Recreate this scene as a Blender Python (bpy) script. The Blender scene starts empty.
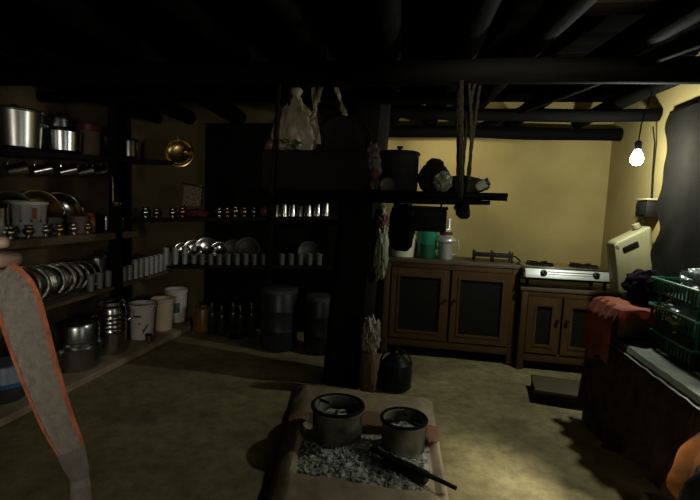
import bpy, bmesh, math, random
from mathutils import Vector, Matrix, noise
random.seed(7)
PI = math.pi
C = bpy.context.scene.collection
SC = bpy.context.scene

# ------------------------------------------------------------------ camera
F_PX, CAM_H = 456.0, 1.25
YAW, PITCH, ROLL = math.radians(9.5), math.radians(-5.6), math.radians(2.3)
fwd = Vector((-math.sin(YAW)*math.cos(PITCH), math.cos(YAW)*math.cos(PITCH), math.sin(PITCH)))
rt = Vector((math.cos(YAW), math.sin(YAW), 0)); up = rt.cross(fwd)
r2 = rt*math.cos(ROLL) + up*math.sin(ROLL); u2 = up*math.cos(ROLL) - rt*math.sin(ROLL)
cam = bpy.data.cameras.new('camera'); camo = bpy.data.objects.new('camera', cam); C.objects.link(camo)
cam.sensor_width = 36; cam.lens = 36*F_PX/700; cam.clip_start = .02
m = Matrix((r2, u2, -fwd)).transposed().to_4x4(); m.translation = (0, 0, CAM_H)
camo.matrix_world = m
SC.camera = camo

# ------------------------------------------------------------------ light
SC.view_settings.view_transform = 'Standard'; SC.view_settings.look = 'None'
SC.view_settings.gamma = 1; SC.view_settings.exposure = 0.0; SC.view_settings.use_curve_mapping = False
SC.cycles.use_denoising = True
SC.cycles.max_bounces = 6
SC.cycles.sample_clamp_indirect = 3
W = bpy.data.worlds.new('world'); SC.world = W; W.use_nodes = True
bg = W.node_tree.nodes['Background']; bg.inputs[0].default_value = (.75, .85, 1, 1); bg.inputs[1].default_value = .25

def area(name, loc, target, sx, sy, power, col, spread=180):
    l = bpy.data.lights.new(name, 'AREA'); l.shape = 'RECTANGLE'; l.size = sx; l.size_y = sy
    l.energy = power; l.color = col; l.spread = math.radians(spread)
    o = bpy.data.objects.new(name, l); C.objects.link(o); o.location = loc
    o.rotation_euler = (Vector(target)-Vector(loc)).to_track_quat('-Z', 'Y').to_euler()
    return o
DOOR_Y0, DOOR_Y1, DOOR_Z = 0.45, 1.62, 2.0
area('daylight_at_door', (1.66, 1.1, .9), (.0, 3.2, 1.0), .55, 1.5, 1.8, (1, .93, .76), 150)
area('sun_outside', (3.87, -.24, 4.8), (.55, 2.0, .0), .9, .9, 20, (1, .95, .82), 30)
area('strap_shelf_fill', (-.15, -.76, 1.2), (-1.9, 2.45, 1.1), .4, .4, 2.0, (1, .93, .80), 52)  # added fill to brighten strap and left shelves; its window is made up
area('upper_wall_fill', (.95, -.76, 1.68), (.0, 4.2, 1.85), .5, .5, 2.6, (1, .95, .75), 20)  # added narrow beam to brighten the upper back wall
BULB = (1.205, 3.0, 1.598)
BULB_STRENGTH = 12
pl_ = bpy.data.lights.new('bulb_light', 'POINT'); pl_.energy = 27; pl_.shadow_soft_size = .03; pl_.color = (.93, 1.0, .88)
plo = bpy.data.objects.new('bulb_light', pl_); C.objects.link(plo); plo.location = BULB

# ------------------------------------------------------------------ materials
MATS = {}
def mat(name, col, rough=.6, metal=0., var=.25, scale=8., bump=0., col2=None, spec=.5, transl=0., alpha=1., detail=6., stretch=(1, 1, 1), coat=0.):
    if name in MATS: return MATS[name]
    mm = bpy.data.materials.new(name); mm.use_nodes = True; nt = mm.node_tree; N = nt.nodes; L = nt.links
    b = N['Principled BSDF']
    tc = N.new('ShaderNodeTexCoord'); mp = N.new('ShaderNodeMapping'); mp.inputs['Scale'].default_value = stretch
    L.new(tc.outputs['Object'], mp.inputs[0])
    nz = N.new('ShaderNodeTexNoise'); nz.inputs['Scale'].default_value = scale; nz.inputs['Detail'].default_value = detail
    L.new(mp.outputs[0], nz.inputs['Vector'])
    cr = N.new('ShaderNodeValToRGB')
    c2 = col2 or tuple(c*(1-var) for c in col)
    cr.color_ramp.elements[0].position = .32; cr.color_ramp.elements[1].position = .68
    cr.color_ramp.elements[0].color = (*c2, 1); cr.color_ramp.elements[1].color = (*col, 1)
    L.new(nz.outputs['Fac'], cr.inputs[0]); L.new(cr.outputs[0], b.inputs['Base Color'])
    b.inputs['Roughness'].default_value = rough; b.inputs['Metallic'].default_value = metal
    b.inputs['Specular IOR Level'].default_value = spec; b.inputs['Alpha'].default_value = alpha
    b.inputs['Coat Weight'].default_value = coat
    if bump:
        bp = N.new('ShaderNodeBump'); bp.inputs['Strength'].default_value = bump; bp.inputs['Distance'].default_value = .02
        L.new(nz.outputs['Fac'], bp.inputs['Height']); L.new(bp.outputs[0], b.inputs['Normal'])
    if transl:
        out = N['Material Output']; tr = N.new('ShaderNodeBsdfTranslucent'); mx = N.new('ShaderNodeMixShader')
        L.new(cr.outputs[0], tr.inputs[0]); mx.inputs[0].default_value = transl
        L.new(b.outputs[0], mx.inputs[1]); L.new(tr.outputs[0], mx.inputs[2]); L.new(mx.outputs[0], out.inputs[0])
    MATS[name] = mm
    return mm
def emis(name, col, s):
    mm = bpy.data.materials.new(name); mm.use_nodes = True; nt = mm.node_tree
    e = nt.nodes.new('ShaderNodeEmission'); e.inputs[0].default_value = (*col, 1); e.inputs[1].default_value = s
    t_ = nt.nodes.new('ShaderNodeBsdfTransparent'); a_ = nt.nodes.new('ShaderNodeAddShader')
    nt.links.new(e.outputs[0], a_.inputs[0]); nt.links.new(t_.outputs[0], a_.inputs[1])
    nt.links.new(a_.outputs[0], nt.nodes['Material Output'].inputs[0]); MATS[name] = mm
    return mm

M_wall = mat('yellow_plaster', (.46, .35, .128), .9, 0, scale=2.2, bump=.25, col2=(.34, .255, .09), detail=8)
def shade_wall_left():  # paints shade into the plaster colour towards the left end
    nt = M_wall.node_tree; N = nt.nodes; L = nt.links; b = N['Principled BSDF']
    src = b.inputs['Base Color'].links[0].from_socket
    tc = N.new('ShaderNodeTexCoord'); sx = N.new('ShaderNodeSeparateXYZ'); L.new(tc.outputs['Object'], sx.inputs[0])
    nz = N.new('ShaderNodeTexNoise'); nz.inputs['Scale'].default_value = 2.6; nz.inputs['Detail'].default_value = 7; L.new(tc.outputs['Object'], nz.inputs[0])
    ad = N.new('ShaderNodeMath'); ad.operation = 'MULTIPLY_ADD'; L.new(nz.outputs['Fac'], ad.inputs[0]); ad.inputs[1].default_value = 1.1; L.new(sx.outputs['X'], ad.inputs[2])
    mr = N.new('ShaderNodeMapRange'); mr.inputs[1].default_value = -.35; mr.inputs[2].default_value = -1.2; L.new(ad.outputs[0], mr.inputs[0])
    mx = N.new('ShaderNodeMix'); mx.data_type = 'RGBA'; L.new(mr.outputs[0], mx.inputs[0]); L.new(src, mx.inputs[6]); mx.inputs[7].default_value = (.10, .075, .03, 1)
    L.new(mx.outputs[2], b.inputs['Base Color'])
shade_wall_left()
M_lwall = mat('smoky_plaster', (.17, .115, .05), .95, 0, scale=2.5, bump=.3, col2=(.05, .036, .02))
M_floor = mat('earth_floor', (.40, .335, .155), .92, 0, scale=2.4, bump=.6, col2=(.20, .165, .075), detail=9)
M_soot = mat('sooty_wood', (.0045, .004, .0035), .75, 0, spec=.04, scale=14, bump=.5, var=.5, stretch=(1, .15, 1))
M_sootx = mat('sooty_wood_across', (.0045, .004, .0035), .75, 0, spec=.04, scale=14, bump=.5, var=.5, stretch=(.15, 1, 1))
M_ceil = mat('sooty_planks', (.005, .0045, .004), .85, 0, spec=.0, scale=9, bump=.5, var=.5, stretch=(.2, 1, 1))
M_post = mat('dark_post_wood', (.007, .0055, .0045), .85, 0, spec=.15, scale=12, bump=.4, var=.4, stretch=(1, 1, .15))
M_shelf = mat('worn_shelf_wood', (.17, .115, .065), .75, 0, scale=10, bump=.3, var=.45, stretch=(1, .15, 1))
M_shelfd = mat('dark_shelf_wood', (.020, .015, .010), .85, 0, spec=.2, scale=10, bump=.3, var=.45, stretch=(.15, 1, 1))
M_cab = mat('brown_cabinet_wood', (.115, .060, .020), .55, 0, spec=.3, scale=9, bump=.12, col2=(.072, .037, .012), stretch=(1, 1, .15))
M_cabx = mat('brown_cabinet_rail_wood', (.115, .060, .020), .55, 0, spec=.3, scale=9, bump=.12, col2=(.072, .037, .012), stretch=(.15, 1, 1))
M_cabtop = mat('cabinet_top_wood', (.11, .08, .05), .55, 0, scale=6, bump=.1, col2=(.10, .07, .045))
M_mesh = mat('dark_door_screen', (.010, .0105, .007), .6, 0, scale=60, bump=.05, var=.4, spec=.25)
M_steel = mat('stainless_steel', (.86, .85, .82), .22, 1, scale=5, var=.15)
M_steeld = mat('dull_steel', (.62, .62, .60), .2, 1, scale=6, var=.3)
M_alu = mat('aluminium', (.78, .77, .72), .30, 1, scale=7, var=.25)
M_alud = mat('aged_aluminium', (.46, .47, .46), .26, 1, scale=8, var=.3)
M_brass = mat('brass', (.60, .42, .16), .28, 1, scale=7, var=.3)
M_copper = mat('copper', (.55, .26, .14), .3, 1, scale=7, var=.3)
M_black = mat('soot_black_metal', (.012, .012, .012), .8, 0, spec=.12, scale=15, var=.5, bump=.2)
M_gloss = mat('black_gloss', (.010, .010, .011), .32, .0, spec=.3, scale=10, var=.3)
M_iron = mat('rusty_iron', (.022, .016, .012), .6, .5, scale=20, var=.5, bump=.2)
M_white = mat('white_plastic', (.74, .70, .62), .5, 0, scale=5, var=.15)
M_cream = mat('cream_plastic', (.66, .53, .35), .5, 0, scale=5, var=.2)
M_ppink = mat('mauve_label', (.48, .30, .32), .5, 0, scale=14, var=.3)
M_navy = mat('navy_plastic', (.03, .035, .09), .4, 0)
M_clear = mat('cloudy_clear_plastic', (.46, .46, .44), .3, 0, scale=10, var=.2)
M_blue = mat('blue_plastic', (.06, .20, .55), .35, 0)
M_orange = mat('amber_plastic', (.22, .10, .02), .35, 0)
M_redor = mat('orange_jar_plastic', (.55, .16, .04), .35, 0)
M_greenp = mat('green_plastic', (.012, .23, .13), .35, 0, scale=6, var=.2)
M_greend = mat('dark_green_plastic', (.008, .10, .045), .4, 0, scale=6, var=.3)
M_teal = mat('teal_label', (.04, .20, .17), .5, 0)
M_print = mat('dark_print', (.03, .03, .035), .6, 0)
M_printr = mat('red_print', (.30, .07, .05), .6, 0)
M_red = mat('faded_red_cloth', (.62, .21, .125), .85, 0, scale=7, bump=.3, col2=(.30, .075, .05))
M_purple = mat('dark_purple_cloth', (.014, .007, .013), .95, 0, spec=.05, scale=9, bump=.3)
M_blanket = mat('dark_brown_blanket', (.13, .085, .055), .95, 0, scale=16, bump=.4, col2=(.045, .026, .022))
M_sheet = mat('pale_table_sheet', (.50, .53, .42), .5, 0, scale=7, bump=.2, var=.35)
M_orcloth = mat('orange_cloth', (.62, .27, .075), .85, 0, scale=7, bump=.3, col2=(.10, .04, .02), transl=.5)
M_hang = mat('dark_hanging_cloth', (.028, .025, .019), .95, 0, spec=.1, scale=6, bump=.3, var=.4)
M_bcloth = mat('black_cloth', (.007, .006, .006), .95, 0, spec=.05, scale=8, bump=.3, var=.4)
M_bag = mat('milky_plastic_bag', (.60, .66, .62), .25, 0, scale=9, bump=.25, var=.25, transl=.25)
M_bagc = mat('cream_plastic_bag', (.56, .50, .34), .35, 0, scale=10, bump=.35, col2=(.44, .37, .24), transl=.2)
M_bagg = mat('grey_green_bag', (.30, .33, .20), .4, 0, scale=12, bump=.4, col2=(.15, .16, .10))
M_veg = mat('green_leaves', (.14, .23, .04), .6, 0, scale=20, var=.5)
M_onion = mat('red_onion_skin', (.19, .08, .055), .4, 0, scale=8, var=.4)
M_pink = mat('pink_packet', (.45, .16, .18), .45, 0, scale=12, var=.3)
M_yell = mat('yellow_jerrycan_plastic', (.36, .33, .17), .5, 0, scale=4, bump=.1, col2=(.27, .24, .12))
def worn_floor():
    nt = M_floor.node_tree; N = nt.nodes; L = nt.links; b = N['Principled BSDF']
    src = b.inputs['Base Color'].links[0].from_socket
    tc = N.new('ShaderNodeTexCoord')
    nz = N.new('ShaderNodeTexNoise'); nz.inputs['Scale'].default_value = 11; nz.inputs['Detail'].default_value = 10; nz.inputs['Roughness'].default_value = .72; L.new(tc.outputs['Object'], nz.inputs[0])
    mr = N.new('ShaderNodeMapRange'); mr.inputs[1].default_value = .36; mr.inputs[2].default_value = .62; mr.inputs[3].default_value = .62; mr.inputs[4].default_value = 1.12; L.new(nz.outputs['Fac'], mr.inputs[0])
    mx = N.new('ShaderNodeMix'); mx.data_type = 'RGBA'; mx.blend_type = 'MULTIPLY'; mx.inputs[0].default_value = 1; L.new(src, mx.inputs[6]); L.new(mr.outputs[0], mx.inputs[7])
    L.new(mx.outputs[2], b.inputs['Base Color'])
worn_floor()
M_clay = mat('pale_clay', (.42, .34, .21), .95, 0, scale=6, bump=.5, col2=(.26, .19, .11), detail=9)
M_clayred = mat('fire_red_clay', (.27, .13, .07), .95, 0, scale=6, bump=.4, col2=(.20, .12, .07))
M_ash = mat('wood_ash', (.66, .68, .56), .95, 0, scale=34, bump=.9, col2=(.07, .075, .06), detail=9)
M_sootpatch = mat('ash_streaked_soot', (.014, .013, .011), .85, 0, spec=.1, scale=7, bump=.5, col2=(.30, .285, .21), detail=9)
M_charcoal = mat('charcoal', (.02, .02, .02), .8, 0, scale=20, bump=.6)
M_stone = mat('grey_stone', (.20, .20, .17), .9, 0, scale=9, bump=.4)
M_straw = mat('woven_bamboo', (.60, .48, .30), .7, 0, scale=60, var=.5, bump=.5)
M_rope = mat('old_rope', (.022, .018, .012), .95, 0, spec=.04, scale=60, bump=.6, var=.5)
M_strap = mat('grey_webbing', (.26, .23, .185), .9, 0, scale=120, bump=.5, var=.3)
M_strapo = mat('orange_red_edging', (.50, .155, .065), .85, 0, scale=55, bump=.6, col2=(.27, .085, .045))
M_strapk = mat('dark_leather_tab', (.17, .145, .12), .7, 0, scale=60, bump=.3)
M_skin = mat('skin', (.25, .165, .12), .55, 0, scale=18, bump=.12, col2=(.19, .12, .085))
M_jacket = mat('dark_jacket_cloth', (.03, .032, .04), .85, 0, scale=20, bump=.2)
M_trouser = mat('dark_trouser_cloth', (.03, .027, .024), .9, 0, scale=20, bump=.2)
M_hair = mat('black_hair', (.01, .009, .008), .5, 0, scale=60, bump=.5)
M_carton = mat('brown_carton', (.15, .11, .06), .8, 0, scale=8, var=.25)
M_grey = mat('grey_plastic', (.07, .07, .065), .5, 0)
M_bulb = emis('lit_bulb_glass', (.92, 1.0, .88), BULB_STRENGTH)
M_glass = mat('jar_glass', (.15, .155, .13), .12, 0, var=.1)
M_stovep = mat('brushed_stove_panel', (.70, .72, .66), .52, .8, scale=40, var=.1, stretch=(.05, 1, 1))

# ------------------------------------------------------------------ mesh helpers
def ring_frame(b, x0, x1, z0, z1, w, y, t, bev=0.):
    """one connected rectangular frame in the XZ plane"""
    vs = {}
    for yy in (y-t/2, y+t/2):
        for k, (a, c) in enumerate(((0, 0), (1, 0), (1, 1), (0, 1))):
            vs[yy, 0, k] = b.bm.verts.new((x1 if a else x0, yy, z1 if c else z0))
            vs[yy, 1, k] = b.bm.verts.new((x1-w if a else x0+w, yy, z1-w if c else z0+w))
    ya, yb = y-t/2, y+t/2; fs = []
    for k in range(4):
        n = (k+1) % 4
        for q in ((vs[ya, 0, k], vs[ya, 0, n], vs[ya, 1, n], vs[ya, 1, k]), (vs[yb, 0, k], vs[yb, 1, k], vs[yb, 1, n], vs[yb, 0, n]),
                  (vs[ya, 0, k], vs[yb, 0, k], vs[yb, 0, n], vs[ya, 0, n]), (vs[ya, 1, k], vs[ya, 1, n], vs[yb, 1, n], vs[yb, 1, k])):
            fs.append(b.bm.faces.new(q))
    if bev:
        es = [e for e in {e for f in fs for e in f.edges} if abs(e.calc_face_angle(0)) > .3]
        bmesh.ops.bevel(b.bm, geom=es, offset=bev, segments=2, affect='EDGES', profile=.5)
    return b
class MB:
    def __init__(s, sharp=33): s.bm = bmesh.new(); s.sharp = sharp
    def lathe(s, prof, seg=28, at=(0, 0, 0), mtx=None, arc=None):
        """prof: (r, z) pairs from the bottom outside, round to the inside"""
        rings = []; M = mtx or Matrix()
        M = Matrix.Translation(at) @ M
        full = arc is None; n = seg if full else seg+1
        a0, a1 = arc or (0, 2*PI)
        for r, z in prof:
            if r < 1e-6 and full: rings.append([s.bm.verts.new(M @ Vector((0, 0, z)))]); continue
            rings.append([s.bm.verts.new(M @ Vector((r*math.cos(a0+(a1-a0)*i/seg), r*math.sin(a0+(a1-a0)*i/seg), z))) for i in range(n)])
        for a, b in zip(rings, rings[1:]):
            for i in range(seg):
                j = (i+1) % seg if full else i+1
                if len(a) == 1 and len(b) == 1: continue
                if len(a) == 1: f = (a[0], b[i], b[j])
                elif len(b) == 1: f = (a[i], b[0], a[j])[::-1] if False else (a[i], a[j], b[0])
                else: f = (a[i], a[j], b[j], b[i])
                try: s.bm.faces.new(f).smooth = True
                except ValueError: pass
        return s
    def box(s, c, d, bev=0., rot=None, seg=2):
        M = Matrix.Translation(c) @ (rot.to_4x4() if rot else Matrix()) @ Matrix.Diagonal((*d, 1))
        r = bmesh.ops.create_cube(s.bm, size=1, matrix=M)
        if bev:
            es = list({e for v in r['verts'] for e in v.link_edges})
            bmesh.ops.bevel(s.bm, geom=es, offset=bev, segments=seg, affect='EDGES', profile=.5)
        return s
    def tube(s, pts, r, seg=10, closed=False, cap=True):
        pts = [Vector(p) for p in pts]; n = len(pts); rr = r if isinstance(r, (list, tuple)) else [r]*n
        rings = []; ref = None
        for i, p in enumerate(pts):
            if closed: t = (pts[(i+1) % n]-pts[i-1]).normalized()
            else: t = (pts[min(i+1, n-1)]-pts[max(i-1, 0)]).normalized()
            if ref is None:
                ref = Vector((0, 0, 1)) if abs(t.z) < .9 else Vector((1, 0, 0))
            x = (ref-t*ref.dot(t)).normalized(); ref = x; y = t.cross(x)
            rings.append([s.bm.verts.new(p+(x*math.cos(2*PI*k/seg)+y*math.sin(2*PI*k/seg))*rr[i]) for k in range(seg)])
        for i in range(n if closed else n-1):
            a, b = rings[i], rings[(i+1) % n]
            for k in range(seg):
                s.bm.faces.new((a[k], a[(k+1) % seg], b[(k+1) % seg], b[k])).smooth = True
        if cap and not closed:
            s.bm.faces.new(rings[0][::-1]); s.bm.faces.new(rings[-1])
        return s
    def grid(s, fn, nu, nv, thick=0.):
        vs = [[s.bm.verts.new(fn(i/nu, j/nv)) for j in range(nv+1)] for i in range(nu+1)]
        fs = []
        for i in range(nu):
            for j in range(nv):
                f = s.bm.faces.new((vs[i][j], vs[i+1][j], vs[i+1][j+1], vs[i][j+1])); f.smooth = True; fs.append(f)
        if thick:
            bmesh.ops.solidify(s.bm, geom=fs, thickness=thick)
        return s
    def blob(s, c, d, amp=.15, freq=3., sub=4, seed=0, rot=None, fold=None):
        r = bmesh.ops.create_icosphere(s.bm, subdivisions=sub, radius=1)
        off = Vector((seed*7.3, seed*3.1, seed*1.7)); R = rot.to_3x3() if rot else Matrix.Identity(3)
        for v in r['verts']:
            p = v.co.copy(); k = 1+amp*noise.noise(p*freq+off)+amp*.5*noise.noise(p*freq*2.3+off)
            if fold: p = fold(p)
            p = p*k
            v.co = Vector(c)+R @ Vector((p.x*d[0], p.y*d[1], p.z*d[2]))
        for v in r['verts']:
            for f in v.link_faces: f.smooth = True
        return s
    def prism(s, poly, axis_pts, bev=0., seg=3):
        """poly: 3D points of one face, axis_pts: extrusion vector"""
        e = Vector(axis_pts)
        a = [s.bm.verts.new(Vector(p)) for p in poly]; b = [s.bm.verts.new(Vector(p)+e) for p in poly]
        n = len(a); fs = [s.bm.faces.new(a[::-1]), s.bm.faces.new(b)]
        for i in range(n): fs.append(s.bm.faces.new((a[i], a[(i+1) % n], b[(i+1) % n], b[i])))
        if bev:
            es = list({ed for f in fs for ed in f.edges})
            bmesh.ops.bevel(s.bm, geom=es, offset=bev, segments=seg, affect='EDGES', profile=.5)
        return s
    def build(s, name, material, parent=None, loc=None, rot=None):
        bmesh.ops.recalc_face_normals(s.bm, faces=s.bm.faces[:])
        me = bpy.data.meshes.new(name); s.bm.to_mesh(me); s.bm.free()
        me.set_sharp_from_angle(angle=math.radians(s.sharp))
        me.materials.append(material)
        o = bpy.data.objects.new(name, me); C.objects.link(o)
        if parent: o.parent = parent
        if loc is not None: o.location = loc
        if rot is not None: o.rotation_euler = rot
        return o

def tag(o, label, cat, group=None, kind=None):
    o['label'] = label; o['category'] = cat
    if group: o['group'] = group
    if kind: o['kind'] = kind
    return o
def thing(name, label, cat, loc=(0, 0, 0), rot=(0, 0, 0), group=None):
    o = bpy.data.objects.new(name, None); C.objects.link(o); o.empty_display_size = .05
    o.location = loc; o.rotation_euler = rot
    return tag(o, label, cat, group)
def struct(o): o['kind'] = 'structure'; return o
def dup(root, loc, rot=None, label=None, scale=None):
    r = root.copy(); C.objects.link(r); r.location = loc
    if rot is not None: r.rotation_euler = rot
    if scale is not None: r.scale = scale
    if label: r['label'] = label
    for ch in list(root.children):
        c = ch.copy(); C.objects.link(c); c.parent = r
        for g in ch.children:
            d = g.copy(); C.objects.link(d); d.parent = c
    return r
ORD = ['first', 'second', 'third', 'fourth', 'fifth', 'sixth', 'seventh', 'eighth', 'ninth', 'tenth', 'eleventh', 'twelfth', 'thirteenth', 'fourteenth', 'fifteenth', 'sixteenth']
def shell(r0, r1, h, t=.004, lip=.006, foot=.006):
    """open vessel profile"""
    return [(0, 0), (r0-foot, 0), (r0, foot), (r1, h-lip*.4), (r1+lip, h), (r1+lip*.6, h+lip*.6), (r1-t, h), (r0-t, foot+t), (0, foot+t)]
def patch(r0, r1, h, z0, z1, a0, a1, off=.0012):
    f = lambda z: r0+(r1-r0)*z/h+off
    return MB().lathe([(f(z0)-off*.9, z0), (f(z0), z0), (f(z1), z1), (f(z1)-off*.9, z1)], 12, arc=(a0, a1))
def bail(r, h, k=.9, wire=.004, n=16):
    return MB().tube([(r*math.cos(PI*i/n), 0, h+r*k*math.sin(PI*i/n)) for i in range(n+1)], wire, 8)
def lug(r, z, ang, w=.05, out=.03, wire=.006):
    pts = [(r-.004, -w, z), (r+out*.8, -w*.9, z), (r+out, 0, z), (r+out*.8, w*.9, z), (r-.004, w, z)]
    R = Matrix.Rotation(ang, 3, 'Z')
    return MB().tube([R @ Vector(p) for p in pts], wire, 8)

# ================================================================== SETTING
XL, XR, YB, YF, ZC = -2.85, 1.5, 4.25, -.7, 2.2
def slab(name, c, d, m_): return struct(MB().box(c, d).build(name, m_))
fl = MB(); fl.grid(lambda u, v: Vector((XL-.1+u*(XR-XL+.2), YF-.1+v*(YB-YF+.2), .012*noise.noise(Vector((u*9, v*11, 0)))-.006)), 70, 80, .0)
struct(fl.build('floor', M_floor))
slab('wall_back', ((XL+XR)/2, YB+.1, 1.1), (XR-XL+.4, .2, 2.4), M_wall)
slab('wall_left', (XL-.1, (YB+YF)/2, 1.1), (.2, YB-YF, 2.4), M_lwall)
ADDED_WINS = ((-.42, .12, .92, 1.48), (.68, 1.22, 1.38, 1.98))  # openings added in the unseen front wall for the two fill lights
def pierced(xs):
    b = MB(); x = XL-.2
    for a, c, z0, z1 in ADDED_WINS:
        b.box(((x+a)/2, YF-.1, 1.1), (a-x, .2, 2.4)); b.box(((a+c)/2, YF-.1, (z0-.1)/2), (c-a, .2, z0+.1)); b.box(((a+c)/2, YF-.1, (z1+2.3)/2), (c-a, .2, 2.3-z1)); x = c
    b.box(((x+XR+.2)/2, YF-.1, 1.1), (XR+.2-x, .2, 2.4)); return b
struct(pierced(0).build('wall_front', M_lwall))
for k, (a, c, z0, z1) in enumerate(ADDED_WINS):
    wn = MB()
    for x in (a+.02, c-.02): wn.box((x, YF-.02, (z0+z1)/2), (.04, .08, z1-z0), .004)
    for z in (z0+.02, z1-.02): wn.box(((a+c)/2, YF-.02, z), (c-a, .08, .04), .004)
    struct(wn.build(f'added_window_{k+1}', M_post))
wr = MB()
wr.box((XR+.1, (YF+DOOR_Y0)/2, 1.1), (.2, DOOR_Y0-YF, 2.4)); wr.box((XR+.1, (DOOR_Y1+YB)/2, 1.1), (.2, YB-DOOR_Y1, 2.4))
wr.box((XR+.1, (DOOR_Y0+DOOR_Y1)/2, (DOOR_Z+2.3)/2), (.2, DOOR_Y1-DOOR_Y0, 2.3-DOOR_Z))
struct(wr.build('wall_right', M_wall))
df = MB()
for y in (DOOR_Y0+.03, DOOR_Y1-.03): df.box((XR+.1, y, DOOR_Z/2), (.22, .06, DOOR_Z), .004)
df.box((XR+.1, (DOOR_Y0+DOOR_Y1)/2, DOOR_Z-.03), (.22, DOOR_Y1-DOOR_Y0, .06), .004)
struct(df.build('door_1', M_post))
ce = MB()
for i in range(24):
    y = YF+i*(YB-YF)/23
    ce.box(((XL+XR)/2, y, ZC+.03+random.uniform(-.012, .012)), (XR-XL+.4, .245, .05), .004)
struct(ce.build('ceiling', M_ceil))
ground = slab('exterior_ground', (5.6, 1, -.08), (8, 10, .1), M_floor)

def log(name, a, b, r, m_, wob=.02, seed=0, n=14):
    a, b = Vector(a), Vector(b); pts = []; rr = []
    for i in range(n+1):
        t = i/n; p = a.lerp(b, t)
        p += Vector((wob*noise.noise(Vector((t*3, seed, 0))), 0, wob*.6*noise.noise(Vector((t*3, seed, 5)))))
        pts.append(p); rr.append(r*(1+.12*noise.noise(Vector((t*5, seed, 9)))))
    return MB().tube(pts, rr, 14).build(name, m_)
rafters = [((.45, -1.2), (-.03, 4.24), .075), ((.81, -1.2), (.26, 4.24), .07), ((-.02, -1.2), (-.34, 4.24), .062), ((-1.30, -1.2), (-.86, 4.24), .06),
           ((-1.24, -1.2), (-1.85, 4.24), .07), ((1.22, -1.2), (.66, 4.24), .06), ((1.40, .5), (1.20, 4.24), .05), ((-2.05, -1.2), (-2.35, 4.24), .065), ((-2.62, -1.2), (-2.70, 4.24), .055), ((-.62, -1.2), (-.62, 4.24), .05)]
for i, (a, b, r) in enumerate(rafters):
    struct(log('ceiling_beam', (*a, 1.98+r), (*b, 1.98+r), r, M_soot, .05, i*3.3))
for i, (y, z, r, xa, xb) in enumerate(((2.36, 1.925, .062, XL, 1.48), (4.02, 1.90, .05, -.95, 1.49), (3.40, 1.93, .045, -.6, 1.49), (3.0, 1.95, .04, XL, .2))):
    struct(log('ceiling_beam', (xa, y, z), (xb, y+.03, z), r, M_sootx, .03, 40+i*2.1))
tag(MB().box((.80, 2.13, 2.115), (.42, .13, .025), .004).build('roof_board', M_shelfd), 'short loose plank lying across the roof poles near the bulb', 'board')
struct(log('ceiling_beam', (1.02, 2.05, 1.95), (.40, 3.98, 1.95), .028, M_soot, .02, 77))
# post in the middle of the room
po = MB()
def postfn(z): return .14+.02*(1-z/2)+.008*noise.noise(Vector((z*3, 0, 0)))
for k in range(20):
    pass
sec = 16; rings = []
for k in range(21):
    z = k/20*1.98; w = .155-.012*z; ring = []
    cx = -.515+.045*z
    for j in range(sec):
        a = 2*PI*j/sec+PI/sec
        c_, s_ = math.cos(a), math.sin(a); q = 1/max(abs(c_), abs(s_)); q = min(q, 1.22)
        ring.append(po.bm.verts.new((cx+c_*q*w*(1+.05*noise.noise(Vector((c_*2, s_*2, z*4)))), 3.15+s_*q*w, z)))
    rings.append(ring)
for a, b in zip(rings, rings[1:]):
    for j in range(sec): po.bm.faces.new((a[j], a[(j+1) % sec], b[(j+1) % sec], b[j])).smooth = True
po.bm.faces.new(rings[-1]); po.bm.faces.new(rings[0][::-1])
tag(po.build('wooden_post', M_post), 'thick dark wooden post standing behind the clay hearth', 'post')

# ================================================================== LEFT WALL SHELVING
def z_top(y): return 1.515+.06*(y-2.6)
def z_mid(y): return .962
def z_low(y): return .505+.035*(y-2.6)
sh = thing('shelving_unit', 'long wooden shelving of three boards along the left wall', 'shelves', (0, 0, 0))
def board(zf, x0, x1, y0, y1, t, m_, nm='shelf'):
    b = MB(); poly = [(x0, y0, zf(y0)-t), (x0, y1, zf(y1)-t), (x0, y1, zf(y1)), (x0, y0, zf(y0))]
    return b.prism(poly, (x1-x0, 0, 0), .004, 1).build(nm, m_, sh)
board(z_top, -2.83, -2.45, 1.6, 4.2, .035, M_shelfd)
board(z_mid, -2.83, -2.44, 1.6, 3.55, .055, M_shelf)
board(z_low, -2.83, -2.45, 1.6, 4.05, .03, M_shelf)
for y in (1.75, 3.30):
    MB().box((-2.47 if y > 3 else -2.8, y, 1.0), (.06, .09, 2.0), .006).build('upright', M_post, sh)
MB().box((-2.80, 3.9, 1.0), (.05, .08, 2.0), .006).build('upright', M_post, sh)
lg = MB(); lg.prism([(-2.83, 1.6, 0), (-2.17, 1.6, 0), (-2.17, 3.95, 0), (-2.3, 4.2, 0), (-2.83, 4.2, 0)], (0, 0, .05), .012, 2)
tag(lg.build('clay_ledge', M_clay), 'low clay ledge along the foot of the left wall, buckets on it', 'ledge')

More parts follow.
